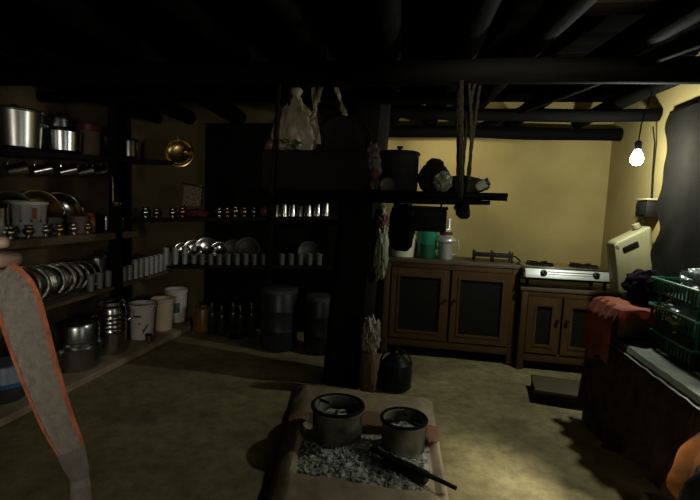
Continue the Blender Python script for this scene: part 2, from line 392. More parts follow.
# --- top shelf pots
def pot(name, label, loc, r, h, m_, lugs=True, lid=None, rotz=0, taper=1., cat='pot', lidm=None, lidh=.02, lid_r=None):
    t = thing(name, label, cat, loc, (0, 0, rotz))
    MB().lathe(shell(r*taper, r, h, .004, .008, .02), 40).build('body', m_, t)
    if lugs:
        for a in (0, PI): lug(r*(taper+1)/2, h*.72, a, min(.05, r*.4), .03).build('handle', m_, t)
    if lid:
        R = lid_r or r*1.03
        l = MB().lathe([(R, h+.004), (R+.004, h+.008), (R*.96, h+.012+lidh*.4), (R*.5, h+.012+lidh), (0, h+.012+lidh*1.1)], 40).build('lid', lidm or m_, t)
        MB().lathe([(.008, 0), (.008, .008), (.018, .014), (.016, .024), (0, .027)], 16, at=(0, 0, h+.012+lidh)).build('knob', M_black, l)
    return t
pot('cooking_pot', 'large aluminium cooking pot at the near end of the top left shelf', (-2.62, 2.56, z_top(2.56)), .15, .24, M_alu, True, True, .75, taper=.89, lidh=.012)
pot('cooking_pot', 'bright steel cooking pot with a smaller lidded pot stacked on it', (-2.62, 2.93, z_top(2.93)), .127, .155, M_steel, False, None, taper=.935)
pot('cooking_pot', 'small lidded steel pot stacked on the bright steel pot, top left shelf', (-2.63, 2.92, z_top(2.92)+.166), .082, .075, M_steeld, False, True, lidh=.012)
t = thing('storage_tin', 'brownish tin with a dark red lid on the top left shelf', 'tin', (-2.62, 3.20, z_top(3.2)))
MB().lathe(shell(.08, .082, .20), 32).build('body', M_carton, t)
MB().lathe([(.084, .185), (.088, .187), (.088, .232), (.08, .238), (0, .238)], 32).build('lid', mat('dark_red_lid', (.16, .02, .025), .4), t)
pot('steel_bowl', 'small shiny steel bowl beside the red lidded tin', (-2.60, 3.415, z_top(3.41)), .065, .075, M_steel, False, None, cat='bowl', taper=.6)
pot('steel_bowl', 'steel bowl tilted on its side against the wall, top left shelf', (-2.72, 3.45, z_top(3.45)+.075), .085, .05, M_steel, False, None, cat='bowl', taper=.5).rotation_euler = (1.2, 0, .6)
pot('cooking_pot', 'dull dark pot at the far end of the top left shelf', (-2.62, 3.68, z_top(3.68)), .075, .15, M_alud, False, True, lidh=.015)
# mugs on hooks under the top shelf
for i, (y, tilt) in enumerate(((2.50, 1.1), (2.70, 1.25), (2.92, 1.2), (3.08, 1.15), (3.23, 1.2))):
    zz = z_top(y)-.035
    lab = f'steel mug hanging sideways under the top left shelf, {ORD[i]} from the near end'
    if i == 0:
        mug = thing('steel_mug', lab, 'mug', (-2.56, y, zz), (0, 0, 0), 'mugs hanging under the top shelf')
        T = Matrix.Translation((0, 0, -.085)) @ Vector((.55, .78, .30)).to_track_quat('Z', 'X').to_matrix().to_4x4()
        MB().lathe(shell(.036, .043, .11, .003, .004), 28, mtx=T @ Matrix.Translation((0, 0, -.055))).build('body', M_steeld, mug)
        MB().tube([T @ Vector((.038+.03*math.sin(PI*k/8), 0, .035*math.cos(PI*k/8))) for k in range(9)], .004, 8).build('handle', M_steeld, mug)
        MB().tube([(0, 0, .004), (0, 0, -.02), (0, .008, -.034), (0, .018, -.028)], .0025, 8).build('hook', M_iron, mug)
    else:
        dup(mug, (-2.56, y, zz), (0, 0, random.uniform(-.25, .25)), lab)

# --- middle shelf
def tub(name, label, loc, r0, r1, h, m_, cat='tub', lidm=None, marks=(), handle=False, rings=0, group=None):
    t = thing(name, label, cat, loc, group=group)
    MB().lathe(shell(r0, r1, h, .003, .005), 36).build('body', m_, t)
    if lidm:
        MB().lathe([(r1+.003, h-.012), (r1+.009, h-.010), (r1+.009, h+.008), (r1-.006, h+.012), (r1-.012, h+.004), (0, h+.004)], 36).build('lid', lidm, t)
    else:
        MB().lathe([(r1+.001, h-.028), (r1+.008, h-.026), (r1+.008, h-.018), (r1+.001, h-.016)], 36).build('rim', m_, t)
    for nm, z0, z1, a0, a1, mm in marks: patch(r0, r1, h, z0, z1, a0, a1).build(nm, mm, t)
    if handle: bail(r1+.006, h-.02, -.75, .003).build('handle', M_steeld, t)
    return t
CAMA = -.8   # bearing from the left wall to the middle of the room
tub('plastic_tub', 'white lidded plastic tub with mauve and navy bands on the middle shelf', (-2.60, 2.60, z_mid(0)), .105, .118, .22, M_clear, lidm=M_white,
    marks=(('band', .115, .205, 0, 2*PI, M_ppink), ('stripe', .098, .115, 0, 2*PI, M_navy), ('picture', .12, .19, CAMA+.3, CAMA+.55, M_printr)))
def plate(name, label, loc, nrm, r, m_, group=None, deep=.02, cat='plate'):
    q = Vector(nrm).to_track_quat('Z', 'Y').to_euler()
    t = thing(name, label, cat, loc, q, group)
    MB(100).lathe([(0, 0), (r*.68, 0), (r*.78, deep*.5), (r*.95, deep), (r, deep*1.05), (r*1.0, deep*1.2), (r*.95, deep*1.15), (r*.77, deep*.62), (r*.67, .0025), (0, .0025)], 40).build('dish', m_, t)
    return t
def karahi(label, loc, nrm, r, m_):
    q = Vector(nrm).to_track_quat('Z', 'Y').to_euler()
    t = thing('frying_pan', label, 'pan', loc, q, 'pans standing behind the tubs')
    MB(70).lathe([(0, 0), (r*.55, .004), (r*.8, .022), (r, .052), (r+.006, .055), (r+.004, .059), (r-.004, .056), (r*.78, .027), (r*.53, .008), (0, .004)], 40).build('dish', m_, t)
    for a in (0, PI): lug(r, .052, a, .03, .022, .004).build('handle', m_, t)
    return t
for i, (y, r, mm) in enumerate(((2.64, .135, M_steeld), (2.86, .142, M_brass), (3.06, .137, M_steeld))):
    n = Vector((.75, -.62, .22)).normalized()
    karahi(f'wide round pan leaning behind the middle shelf tubs, {ORD[i]} from the near end', Vector((-2.79, y+.02, z_mid(0)+r*.985+.01)), n, r, mm)
pot('steel_jar', 'round steel jar cut by the left edge of the picture, middle shelf', (-2.56, 2.34, z_mid(0)), .07, .19, M_steel, False, True, cat='jar', lidh=.03)
tub('small_bucket', 'small brownish tub between the pans and the orange jar', (-2.55, 2.99, z_mid(0)), .062, .07, .125, mat('brownish_plastic', (.16, .11, .085), .5), 'tub')
tub('small_bucket', 'dim grey brown tub behind the row of brass cups, middle shelf', (-2.60, 2.80, z_mid(0)), .06, .068, .12, mat('dim_plastic', (.12, .095, .075), .5), 'tub')
t = thing('spice_jar', 'orange capped jar at the far end of the middle shelf tubs', 'jar', (-2.58, 3.155, z_mid(0)))
MB().lathe([(0, 0), (.032, 0), (.036, .006), (.036, .10), (.03, .112), (.03, .118), (0, .118)], 24).build('body', M_redor, t)
MB().lathe([(.033, .112), (.034, .114), (.034, .148), (.03, .152), (0, .152)], 24).build('cap', M_printr, t)
patch(.036, .036, .1, .03, .08, CAMA-.7, CAMA+.7).build('printed_label', M_cream, t)
LOTA = [(0, 0), (.020, 0), (.022, .006), (.014, .016), (.028, .030), (.033, .044), (.028, .058), (.018, .068), (.024, .080), (.026, .083), (.022, .081), (.015, .069), (.024, .057), (0, .05)]
def lota(label, loc, m_, sc=1, group='small metal cups in a row'):
    t = thing('metal_cup', label, 'cup', loc, group=group); t.scale = (sc, sc, sc)
    MB(100).lathe(LOTA, 24).build('bowl', m_, t)
    MB(100).lathe([(.0, .001), (.021, .001), (.025, .0035), (.0235, .008), (.017, .012), (0, .012)], 24).build('foot', m_, t)
    return t
for i, y in enumerate((2.37, 2.50, 2.63, 2.745, 2.87, 3.01)):
    lota(f'small footed cup along the middle shelf front, {ORD[i]} from the near end', (-2.485, y, z_mid(0)), M_brass if i % 2 else M_steel, 1.0)
for i, y in enumerate((3.33, 3.42, 3.5)):
    tub('steel_tumbler', f'dim steel tumbler at the dark far end of the middle shelf, {ORD[i]} from the upright', (-2.60, y+.03, z_mid(0)), .032, .038, .12, M_alud, 'tumbler', group='tumblers at the far end of the middle shelf')
t = thing('ladle', 'long steel ladle hanging upright beside the shelving post', 'ladle', (-2.432, 3.22, 1.16))
MB().tube([(0, 0, .04), (0, 0, .23), (-.004, .0, .25), (-.014, 0, .252)], .006, 8).build('handle', M_steel, t)
MB().lathe([(0, 0), (.02, .004), (.032, .018), (.036, .036), (.033, .036), (.018, .007), (0, .004)], 20, at=(.03, 0, .005)).build('scoop', M_steel, t)

# --- low shelf: racked plates, tins, cups
pl0 = None
ys = [2.50, 2.60, 2.74, 2.84, 2.91, 2.98, 3.06, 3.13]
for i, y in enumerate(ys):
    r = .132-.004*i
    n = Vector((.70, -.70, .16)).normalized()
    mm = mat('bright_plate_steel', (.88, .87, .82), .14, 1, scale=5, var=.15)
    lab = f'steel plate standing on edge on the low left shelf, {ORD[i]} from the near end'
    if i in (0, 5): lab = f'steel plate with plain flat centre, {ORD[i]} in the standing row on the low shelf'
    plate('steel_plate', lab, (-2.60, y, z_low(y)+r*.985+.004), n, r, mm, 'plates standing on the low left shelf', .026)
for i, (x, y) in enumerate(((-2.52, 2.73), (-2.50, 2.86))):
    pot('steel_bowl', f'small steel bowl in front of the standing plates, {["nearer", "farther"][i]} of two', (x+.015, y, z_low(y)), .042, .05, M_steel, False, None, cat='bowl', taper=.6)
pot('storage_tin', 'pale tin on the low left shelf behind the small tumblers', (-2.71, 3.38, z_low(3.38)), .068, .20, M_alu, False, True, cat='tin')
pot('storage_tin', 'taller narrow dim tin beside the shelving post, low left shelf', (-2.71, 3.58, z_low(3.58)), .04, .25, M_alud, False, True, cat='tin')
def tumbler_proto(h, r0, r1, m_, group, label, loc):
    t = thing('steel_tumbler', label, 'tumbler', loc, group=group)
    MB().lathe(shell(r0, r1, h, .002, .002, .003), 22).build('body', m_, t)
    MB().lathe([(r1+.0015, h*.80), (r1+.003, h*.81), (r1+.003, h*.83), (r1+.0015, h*.84)], 22).build('ring', m_, t)
    return t
g = 'tumblers along the front of the low left shelf'
P0 = None
for i, y in enumerate((3.04, 3.135, 3.23, 3.42, 3.50)):
    lab = f'small dull tumbler along the low shelf front, {ORD[i]} from the plates'
    if P0 is None: P0 = tumbler_proto(.125, .024, .029, mat('dull_satin_steel', (.30, .30, .27), .45, .35), g, lab, (-2.49, y, z_low(y)))
    else: dup(P0, (-2.49, y, z_low(y)), None, lab)
g = 'tall tumblers beyond the shelving post'
P1 = None
for i in range(12):
    if i < 8: x, y = -2.49, 3.46+i*.075; z = z_low(y)
    else: x, y = -2.46+(i-8)*.082, 4.00+.03*(i-8); z = .565+.012*(i-8)
    if i >= 8: z = .59+.06*(x+2.7)+.004
    lab = f'tall pale steel tumbler in the row turning the corner, {ORD[i]} from the post'
    if P1 is None: P1 = tumbler_proto(.165, .025, .031, mat('pale_satin_steel', (.46, .46, .42), .45, .35), g, lab, (x, y+.12, z))
    else: dup(P1, (x, y+(.12 if i < 8 else 0), z), None, lab)

# --- the ledge
t = thing('lidded_cooking_pot', 'big aluminium pot under an upturned deep lid on the clay ledge', 'pot', (-2.36, 2.74, .05))
MB().lathe([(0, 0), (.13, 0), (.148, .02), (.152, .15), (.176, .158), (.178, .166), (.152, .168), (.148, .16), (.14, .02), (0, .012)], 44).build('body', M_alud, t)
ld = MB().lathe([(.146, .168), (.150, .170), (.150, .176), (.138, .182), (.140, .30), (.132, .318), (.06, .324), (0, .325)], 44).build('deep_lid', M_alud, t)
MB().lathe([(.138, .186), (.143, .19), (.143, .197), (.138, .2)], 44).build('rolled_edge', M_steeld, ld)
t = thing('milk_can', 'tall ribbed steel milk can with dark pattern on the ledge', 'can', (-2.36, 3.09, .05))
prof = [(0, 0), (.102, 0), (.104, .008), (.104, .15)]
for k in range(5): prof += [(.104, .16+k*.035), (.109, .168+k*.035), (.109, .178+k*.035), (.104, .186+k*.035)]
prof += [(.104, .36), (.095, .372), (.088, .378), (.086, .384), (0, .386)]
MB().lathe(prof, 44).build('body', M_steeld, t)
l = MB().lathe([(.092, .374), (.096, .376), (.096, .396), (.08, .408), (0, .412)], 36).build('lid', M_steel, t)
for k, (z0, da) in enumerate(((.195, -.35), (.225, -.05), (.255, -.3), (.165, -.1), (.285, -.05))):
    patch(.1095, .1095, .4, z0, z0+.022, -.75+da, -.75+da+.26).build('pattern_patch', M_print, t)
for sgn in (-1, 1):
    MB().tube([(.10*math.cos(sgn*1.5-.7), .10*math.sin(sgn*1.5-.7), .30), (.135*math.cos(sgn*1.5-.7), .135*math.sin(sgn*1.5-.7), .29), (.135*math.cos(sgn*1.5-.7), .135*math.sin(sgn*1.5-.7), .24), (.10*math.cos(sgn*1.5-.7), .10*math.sin(sgn*1.5-.7), .23)], .005, 8).build('handle', M_steeld, t)
A = -.95
tub('plastic_bucket', 'white plastic bucket with dark bar and slanted mark printed on it', (-2.36, 3.47, .05), .088, .112, .30, M_white, 'bucket', None,
    (('printed_bar', .20, .216, A-.62, A-.05, M_print), ('printed_dot', .135, .155, A-.30, A-.14, M_printr), ('printed_mark', .075, .09, A+.12, A+.24, M_print), ('printed_mark', .09, .105, A+.18, A+.32, M_print), ('printed_mark', .105, .12, A+.26, A+.42, M_print), ('printed_mark', .12, .135, A+.36, A+.5, M_print), ('printed_mark', .055, .10, A+.06, A+.14, M_print)), True)
tub('plastic_bucket', 'cream bucket between the white bucket and the green labelled one', (-2.34, 3.75, .05), .082, .098, .29, M_cream, 'bucket', None, (), True)
A = -1.05
tub('plastic_bucket', 'white bucket with a teal green label in the far left corner', (-2.38, 4.05, .05), .085, .105, .32, M_white, 'bucket', None,
    (('label', .10, .20, A-.5, A+.35, M_teal), ('printed_dot', .115, .15, A+.05, A+.35, M_print)), True)
t = thing('jerrycan', 'dim amber plastic can on the floor beside the corner buckets', 'can', (-2.06, 3.98, 0))
MB().lathe([(0, 0), (.083, 0), (.092, .012), (.092, .19), (.08, .225), (.035, .24), (.032, .262), (0, .262)], 32).build('body', M_orange, t)
MB().lathe([(.036, .25), (.038, .252), (.038, .275), (0, .278)], 20).build('cap', M_black, t)
# blue-ringed bowls nearest
t = thing('bowl_stack', 'stacked grey bowls with a blue ring on the near end of the ledge', 'bowl', (-2.36, 2.19, .05))
MB().lathe(shell(.09, .125, .10), 36).build('bowl', M_grey, t)
MB().lathe([(.13, .10), (.136, .104), (.136, .122), (.13, .126), (.12, .118)], 36).build('blue_rim', M_blue, t)
MB().lathe([(.122, .12), (.128, .124), (.112, .215), (.105, .222), (.05, .226), (0, .226)], 36).build('cover', mat('blue_grey_steel', (.34, .42, .50), .4, .4), t)
t = pot('water_pot', 'dark round pot behind the blue ringed bowls', (-2.40, 2.50, .05), .10, .16, M_alud, False, True, lidh=.03)
# steel tins between bucket base and ledge edge
pot('steel_bowl', 'small upturned steel cup at the foot of the white bucket', (-2.215, 3.36, .05), .032, .07, M_steeld, False, None, cat='cup')

# ================================================================== BACK WALL SHELVING (left of the post)
def zu(x): return 1.045+.055*(x+2.7)
def zl(x): return .59+.06*(x+2.7)
bs = thing('shelving_unit', 'dark two board shelving on the back wall left of the post', 'shelves')
for zf, t_ in ((zu, .035), (zl, .03)):
    x0, x1 = -2.43, -.60
    MB().prism([(x0, 3.97, zf(x0)-t_), (x1, 3.97, zf(x1)-t_), (x1, 3.97, zf(x1)), (x0, 3.97, zf(x0))], (0, .26, 0), .004, 1).build('shelf', M_shelfd, bs)
MB().prism([(-2.82, 3.99, zu(-2.82)-.035), (-2.44, 3.99, zu(-2.44)-.035), (-2.44, 3.99, zu(-2.44)), (-2.82, 3.99, zu(-2.82))], (0, .24, 0), .004, 1).build('shelf', M_shelfd, bs)
MB().box((-1.30, 4.225, 1.0), (1.75, .03, 1.98), .004).build('back_board', M_post, bs)  # added dark board standing in for the darkness of the wall behind
for x in (-1.42, -.63): MB().box((x, 4.0, .95), (.06, .06, 1.9), .005).build('upright', M_post, bs)
g = 'small metal cups on the upper back shelf'
for i, x in enumerate((-2.72, -2.60, -2.43, -2.33, -1.95, -1.87, -1.79, -1.70, -1.60)):
    lota(f'small metal cup on the upper back shelf, {ORD[i]} from the left corner', (x, 4.06, zu(x)), (M_steel, M_brass, M_steel, M_copper, M_steel, M_copper, M_brass, M_brass, M_steeld)[i], 1.15 if i % 3 else 1.3, g)
t = thing('framed_weaving', 'small woven straw panel with a hanging bar on the back shelf', 'weaving', (-2.27, 4.13, zu(-2.2)+.105), (-.12, 0, 0))
MB().grid(lambda u, v: Vector((-.095+.19*u, .004*math.sin(u*30)*math.sin(v*30), .005+.20*v)), 30, 30, .006).build('panel', M_straw, t)
MB().tube([(-.115, 0, .225), (.0, 0, .205), (.125, 0, .188)], .007, 8).build('hanging_bar', M_copper, t)
t = thing('cloth_bundle', 'dark red folded cloth under the woven panel on the back shelf', 'cloth', (-2.2, 4.1, zu(-2.2)))
MB().blob((0, 0, .042), (.13, .08, .042), .25, 2.5, 4, 3).build('folded_cloth', mat('deep_red_cloth', (.13, .02, .018), .85, bump=.3), t)
t = thing('brass_pan', 'brass pan hanging high in the corner above the back shelf', 'pan', (-2.42, 4.18, 1.68), (PI/2-.15, 0, .35))
MB().lathe([(0, 0), (.07, 0), (.115, .02), (.13, .05), (.137, .052), (.128, .054), (.11, .026), (.068, .006), (0, .006)], 40).build('dish', M_brass, t)
MB().tube([(-.02, .10, .05), (-.012, .16, .06), (.012, .16, .06), (.02, .10, .05)], .004, 8).build('handle', M_brass, t)
MB().blob((.045, .02, .03), (.028, .028, .022), .1, 2, 3, 1).build('boss', M_brass, t)
# row of bright crumpled glasses
g = 'upturned glasses on the upper back shelf'
gp = None
for i, x in enumerate((-1.37, -1.30, -1.225, -1.15, -1.07, -.99, -.91)):
    lab = f'bright upturned steel glass on the upper back shelf, {ORD[i]} from the left of its row'
    if gp is None:
        gp = thing('steel_glass', lab, 'glass', (x, 4.04, zu(x)), (0, 0, 0), g)
        MB().lathe([(.034, 0), (.036, .002), (.030, .10), (.027, .112), (0, .112)], 20).build('body', M_steel, gp)
        MB().lathe([(.0345, .012), (.037, .014), (.037, .020), (.0345, .022)], 20).build('ring', M_steel, gp)
    else: dup(gp, (x, 4.04+random.uniform(-.02, .02), zu(x)), (0, 0, i), lab, (1, 1, random.uniform(.85, 1.2)))
tag(MB().blob((-1.495, 4.08, zu(-1.495)+.052), (.052, .05, .052), .05, 2, 4, 2).build('onion', M_onion), 'round reddish onion on the upper back shelf, left of the bright glasses', 'onion')
g = 'small tumblers on the lower back shelf'
P2 = None
for i in range(14):
    x = -2.10+i*.088
    if -1.47 < x < -1.36: continue
    lab = f'small dim tumbler on the lower back shelf, {ORD[i]} from the corner'
    if P2 is None: P2 = tumbler_proto(.105, .025, .029, mat('dim_satin_steel', (.20, .20, .185), .45, .35), g, lab, (x, 4.03, zl(x)))
    else: dup(P2, (x, 4.03, zl(x)), None, lab)
g = 'plates leaning on the lower back shelf'
for i, x in enumerate((-2.36, -2.25, -2.12, -1.98, -1.84, -1.70, -1.09)):
    r = .10+.012*(i % 3)
    n = Vector((.25 if i < 4 else .1, -.9, .28)).normalized()
    plate('steel_plate', f'steel plate leaning at the back of the lower back shelf, {ORD[i]} from the corner', (x, 4.155, zl(x)+r+.008), n, r, M_steel if i < 4 else mat('tarnished_plate', (.10, .10, .09), .5, .6), g, .02)
g = 'small bowls heaped on the lower back shelf'
for i, (x, dz) in enumerate(((-2.29, .18), (-2.17, .19), (-2.05, .15), (-1.93, .16))):
    pot('steel_bowl', f'small shiny bowl propped in front of the leaning plates, {ORD[i]} from the corner', (x, 4.085, zl(x)+.115), .045, .035, M_steel, False, None, cat='bowl', taper=.6).rotation_euler = (1.0, .2*i-.3, 0)
# things on the floor under the back shelf
def drum(label, loc, r, h, m_):
    t = thing('water_drum', label, 'drum', loc)
    MB().lathe([(0, 0), (r*.92, 0), (r, .02), (r, h*.32), (r*1.02, h*.34), (r, h*.36), (r, h*.66), (r*1.02, h*.68), (r, h*.7), (r*.97, h*.95), (r*.9, h), (0, h)], 40).build('body', m_, t)
    MB().lathe([(r*.93, h-.02), (r*.97, h-.015), (r*.97, h+.015), (r*.9, h+.022), (0, h+.022)], 40).build('lid', M_grey, t)
    return t
drum('large dark blue grey drum on the floor under the back shelf', (-1.22, 3.72, 0), .16, .50, mat('dark_blue_drum', (.022, .025, .030), .4))
drum('smaller black drum between the blue grey drum and the post', (-.86, 3.72, 0), .13, .46, mat('black_drum', (.014, .014, .014), .4))
bp = None
for i, x in enumerate((-1.93, -1.83, -1.73, -1.64, -1.54)):
    lab = f'dark dusty bottle on the floor under the back shelf, {ORD[i]} from the amber can'
    if bp is None:
        bp = thing('bottle', lab, 'bottle', (x, 3.9, 0), group='bottles under the back shelf')
        MB().lathe([(0, 0), (.038, 0), (.041, .008), (.041, .19), (.034, .22), (.015, .25), (.014, .29), (0, .29)], 24).build('body', mat('dark_bottle_glass', (.02, .022, .018), .2), bp)
        MB().lathe([(.0155, .27), (.017, .272), (.017, .298), (0, .3)], 16).build('cap', M_steeld, bp)
    else: dup(bp, (x, 3.9+random.uniform(-.05, .04), 0), (0, 0, i), lab, (1, 1, random.uniform(.85, 1.15)))
pot('steel_bowl', 'dim steel bowl on the floor in front of the dark bottles', (-1.62, 3.72, 0), .07, .05, M_steeld, False, None, cat='bowl', taper=.6)

# ================================================================== HANGING RACK OVER THE HEARTH
rk = thing('hanging_rack', 'blackened pole rack hung on ropes above the clay hearth', 'rack', (0, 0, 0))
for i, (y, z, xa, xb) in enumerate(((2.28, 1.285, -.93, .22), (2.36, 1.318, -.90, .38), (2.44, 1.29, -.92, .20), (2.52, 1.308, -.95, .405), (2.60, 1.285, -.9, .33), (2.68, 1.305, -.92, .26), (2.76, 1.29, -.9, .3))):
    ln = []
    for k in range(9):
        tt = k/8; ln.append((xa+(xb-xa)*tt, y+.01*math.sin(tt*5+i), z+.012*tt+.006*math.sin(tt*4+i*2)))
    MB().tube(ln, [.022*(1-.45*k/8) for k in range(9)], 10).build('pole', M_sootx, rk)
for x in (-.80, .17): MB().tube([(x, 2.22, 1.262), (x, 2.82, 1.262)], .022, 10).build('crossbar', M_soot, rk)
def rope(a, b, r=.007, sag=0, parent=rk, m_=None):
    a, b = Vector(a), Vector(b); n = 40; vs = []
    for k in range(n+1):
        t_ = k/n; p = a.lerp(b, t_); p.x += .0012*math.sin(t_*60)+sag*math.sin(PI*t_); p.y += .0012*math.cos(t_*60); vs.append(p)
    return MB().tube(vs, r, 8).build('rope', m_ or M_rope, parent)
rope((.12, 2.36, 1.95), (.155, 2.30, 1.26), .012); rope((.15, 2.37, 1.95), (.19, 2.40, 1.29), .008, .02); rope((.20, 2.36, 1.95), (.175, 2.52, 1.28), .008, -.02)
rope((.22, 2.38, 1.95), (.20, 2.70, 1.28), .008); rope((.11, 2.38, 1.96), (.17, 2.78, 1.26), .010)
rope((-.80, 2.36, 1.95), (-.80, 2.25, 1.26), .012); rope((-.82, 2.38, 1.95), (-.80, 2.78, 1.26), .012); rope((-.76, 2.38, 1.95), (-.78, 2.5, 1.26), .009)
MB().blob((.165, 2.25, 1.235), (.035, .03, .03), .2, 2, 3, 5).build('rope_knot', M_rope, rk)
bx = thing('wooden_crate', 'dark open wooden crate on the rack above the hearth', 'crate', (-.60, 2.50, 1.327))
for nm, c_, d_ in (('side_panel', (0, -.15, .10), (.56, .02, .20)), ('side_panel', (0, .15, .10), (.56, .02, .20)), ('end_panel', (-.27, 0, .10), (.02, .28, .20)), ('end_panel', (.27, 0, .10), (.02, .28, .20)), ('bottom_panel', (0, 0, .012), (.52, .28, .02))):
    MB().box(c_, d_, .004).build(nm, M_shelfd, bx)
# produce in the crate
bgp = thing('plastic_bag', 'cream plastic bag with tied neck standing in the dark crate', 'bag', (-.742, 2.46, 1.49))
def bagfold(p):
    z = p.z; k = 1.0 if z < -.1 else max(.16, 1-.55*((z+.1)/1.1)-.22*((z+.1)/1.1)**3)
    a = math.atan2(p.y, p.x); k *= 1+.08*math.sin(a*7+z*3)
    if z > .8: k *= 1+1.5*(z-.8)
    return Vector((p.x*k, p.y*k, z))
MB().blob((0, 0, .165), (.135, .10, .185), .12, 3, 5, 2, fold=bagfold).build('bag_body', M_bagc, bgp)
MB().lathe([(.018, .325), (.024, .330), (.020, .338), (.024, .344), (.036, .365), (.030, .378), (.012, .375), (0, .365)], 14, at=(0, 0, 0)).build('tied_neck', M_bagc, bgp)
lv = MB()
for k in range(26):
    a = random.uniform(0, 2*PI); rr = random.uniform(.0, .05); c = Vector((-.735+rr*math.cos(a)*1.2, 2.375+rr*math.sin(a)*.5, 1.53+random.uniform(0, .035)))
    d = Vector((random.uniform(-1, 1), random.uniform(-1, .2), random.uniform(.1, 1))).normalized(); s_ = d.cross(Vector((0, 0, 1))).normalized()
    def leaf(u, v, c=c, d=d, s_=s_): return c+d*u*.06+s_*(v-.5)*.035*math.sin(PI*min(1, u*.95+.05))+Vector((0, 0, -.02*u*u))
    lv.grid(leaf, 5, 3)
tag(lv.build('leafy_greens', M_veg), 'bunch of green leaves at the foot of the cream bag', 'greens')
for i, (x, y, z, r) in enumerate(((-.855, 2.40, 1.555, .036), (-.83, 2.56, 1.56, .036), (-.90, 2.50, 1.55, .032))):
    o = MB().blob((0, 0, 0), (r, r, r*.9), .04, 2, 3, i).lathe([(.006, r*.8), (.003, r*1.3), (0, r*1.32)], 8).build('red_onion', M_onion, None, (x, y, z))
    tag(o, f'{["nearest", "middle", "leftmost"][i]} red onion at the left end of the crate', 'onion', 'onions in the crate')
fill = thing('grain_sack', 'dark cloth sack filling the crate under the produce', 'sack', (-.60, 2.5, 1.352))
MB().blob((0, 0, .085), (.245, .13, .085), .1, 2.5, 4, 9).build('sack_body', M_bcloth, fill)
tr = thing('winnowing_tray', 'dark woven tray leaning steeply in the crate', 'tray', (-.485, 2.55, 1.60), (PI/2-.2, .72, 0))
MB().lathe([(0, 0), (.12, .004), (.145, .03), (.15, .031), (.147, .036), (.118, .01), (0, .006)], 36).build('tray_dish', mat('dark_bamboo', (.018, .013, .009), .7, scale=60, bump=.5), tr)
MB().tube([(.148*math.cos(2*PI*k/32), .148*math.sin(2*PI*k/32), .034) for k in range(32)], .007, 8, True).build('rim', M_rope, tr)
# pale strips hanging from the beam
st = thing('plastic_strips', 'torn pale plastic strips dangling from the beam over the crate', 'strip', (-.62, 2.44, 1.88))
for i, (x, l, dx) in enumerate(((-.02, .31, .02), (.025, .09, -.01), (.10, .16, .03), (.03, .20, -.03))):
    MB().grid(lambda u, v, x=x, l=l, dx=dx: Vector((x+dx*v*2+(u-.5)*.022*(1+.4*math.sin(v*9)), -.02+.012*math.sin(v*11+u*3), -v*l)), 4, 18, .0015).build('strip', M_bagc, st)
# crumpled plastic right of the crate
cb = thing('plastic_bag', 'crumpled pale plastic bag with pink packet at the right end of the crate', 'bag', (-.315, 2.42, 1.34))
MB().blob((0, .04, .13), (.05, .06, .10), .35, 3.5, 5, 4).build('bag_body', mat('dull_crumpled_plastic', (.26, .23, .18), .4, col2=(.10, .085, .065), bump=.4), cb)
MB().blob((.025, -.01, .075), (.026, .025, .035), .15, 3, 3, 2).build('pink_packet', mat('dusky_pink_packet', (.22, .07, .08), .5), cb)
pot('cooking_pot', 'large soot black pot on the rack between crate and bundles', (-.17, 2.52, 1.327), .105, .205, M_black, False, True, lidh=.01)
t = thing('small_tin', 'small round grey tin lying on the rack before the black pot', 'tin', (-.215, 2.375, 1.362), (PI/2, 0, 0))
MB().lathe([(0, -.03), (.036, -.03), (.038, -.026), (.038, .026), (.036, .03), (.03, .027), (0, .027)], 28).build('body', mat('grey_tin', (.12, .115, .10), .5, .4), t)
t = thing('cloth_bundle', 'black knotted cloth bundle on the rack right of the black pot', 'bundle', (.02, 2.50, 1.325))
MB().blob((0, 0, .085), (.085, .09, .085), .18, 2.2, 4, 11).build('bundle_body', M_bcloth, t)
MB().blob((.0, .02, .165), (.045, .04, .028), .3, 2.6, 3, 4).build('knot', M_bcloth, t)
t = thing('plastic_bag', 'grey green crumpled bag tucked beside the black knotted bundle', 'bag', (.065, 2.40, 1.33))
MB().blob((0, 0, .06), (.045, .04, .05), .3, 3, 4, 8).build('bag_body', mat('dim_green_bag', (.10, .105, .06), .5, col2=(.05, .055, .035), bump=.4), t)
t = thing('cloth_bundle', 'long dark wrapped bundle lying on the right end of the rack', 'bundle', (.17, 2.53, 1.328))
MB().blob((0, 0, .05), (.135, .10, .052), .16, 2.4, 4, 21).build('bundle_body', mat('dark_olive_cloth', (.010, .0105, .007), .95, spec=.05, bump=.3), t)
t = thing('glass_jar', 'little glass jar lying at the tip of the dark wrapped bundle', 'jar', (.265, 2.45, 1.382), (0, PI/2-.5, -.3))
MB().lathe([(0, -.03), (.02, -.03), (.024, -.024), (.024, .02), (.018, .028), (0, .028)], 20).build('body', M_glass, t)
MB().lathe([(.019, .024), (.021, .026), (.021, .04), (0, .042)], 16).build('lid', M_iron, t)
t = thing('hanging_bag', 'black cloth bag hanging under the rack before the white pot', 'bag', (-.135, 2.44, 1.02))
def sackfold(p):
    q = Vector((abs(p.x)**.6*(1 if p.x > 0 else -1), p.y, abs(p.z)**.55*(1 if p.z > 0 else -1))); return q
MB().blob((0, 0, .125), (.066, .045, .125), .08, 2.2, 5, 31, fold=sackfold).build('bag_body', M_bcloth, t)
for sx in (-.05, .05): MB().tube([(sx, 0, .20), (sx*.8, .0, .26), (sx*.5, 0, .285)], .006, 8).build('handle', M_bcloth, t)
t = thing('tin_box', 'soot black tin box slung under the right part of the rack', 'box', (-.03, 2.60, 1.125))
MB().box((0, 0, .06), (.26, .2, .12), .01).build('body', M_black, t)
MB().box((0, 0, .128), (.27, .21, .018), .006).build('lid', M_black, t)
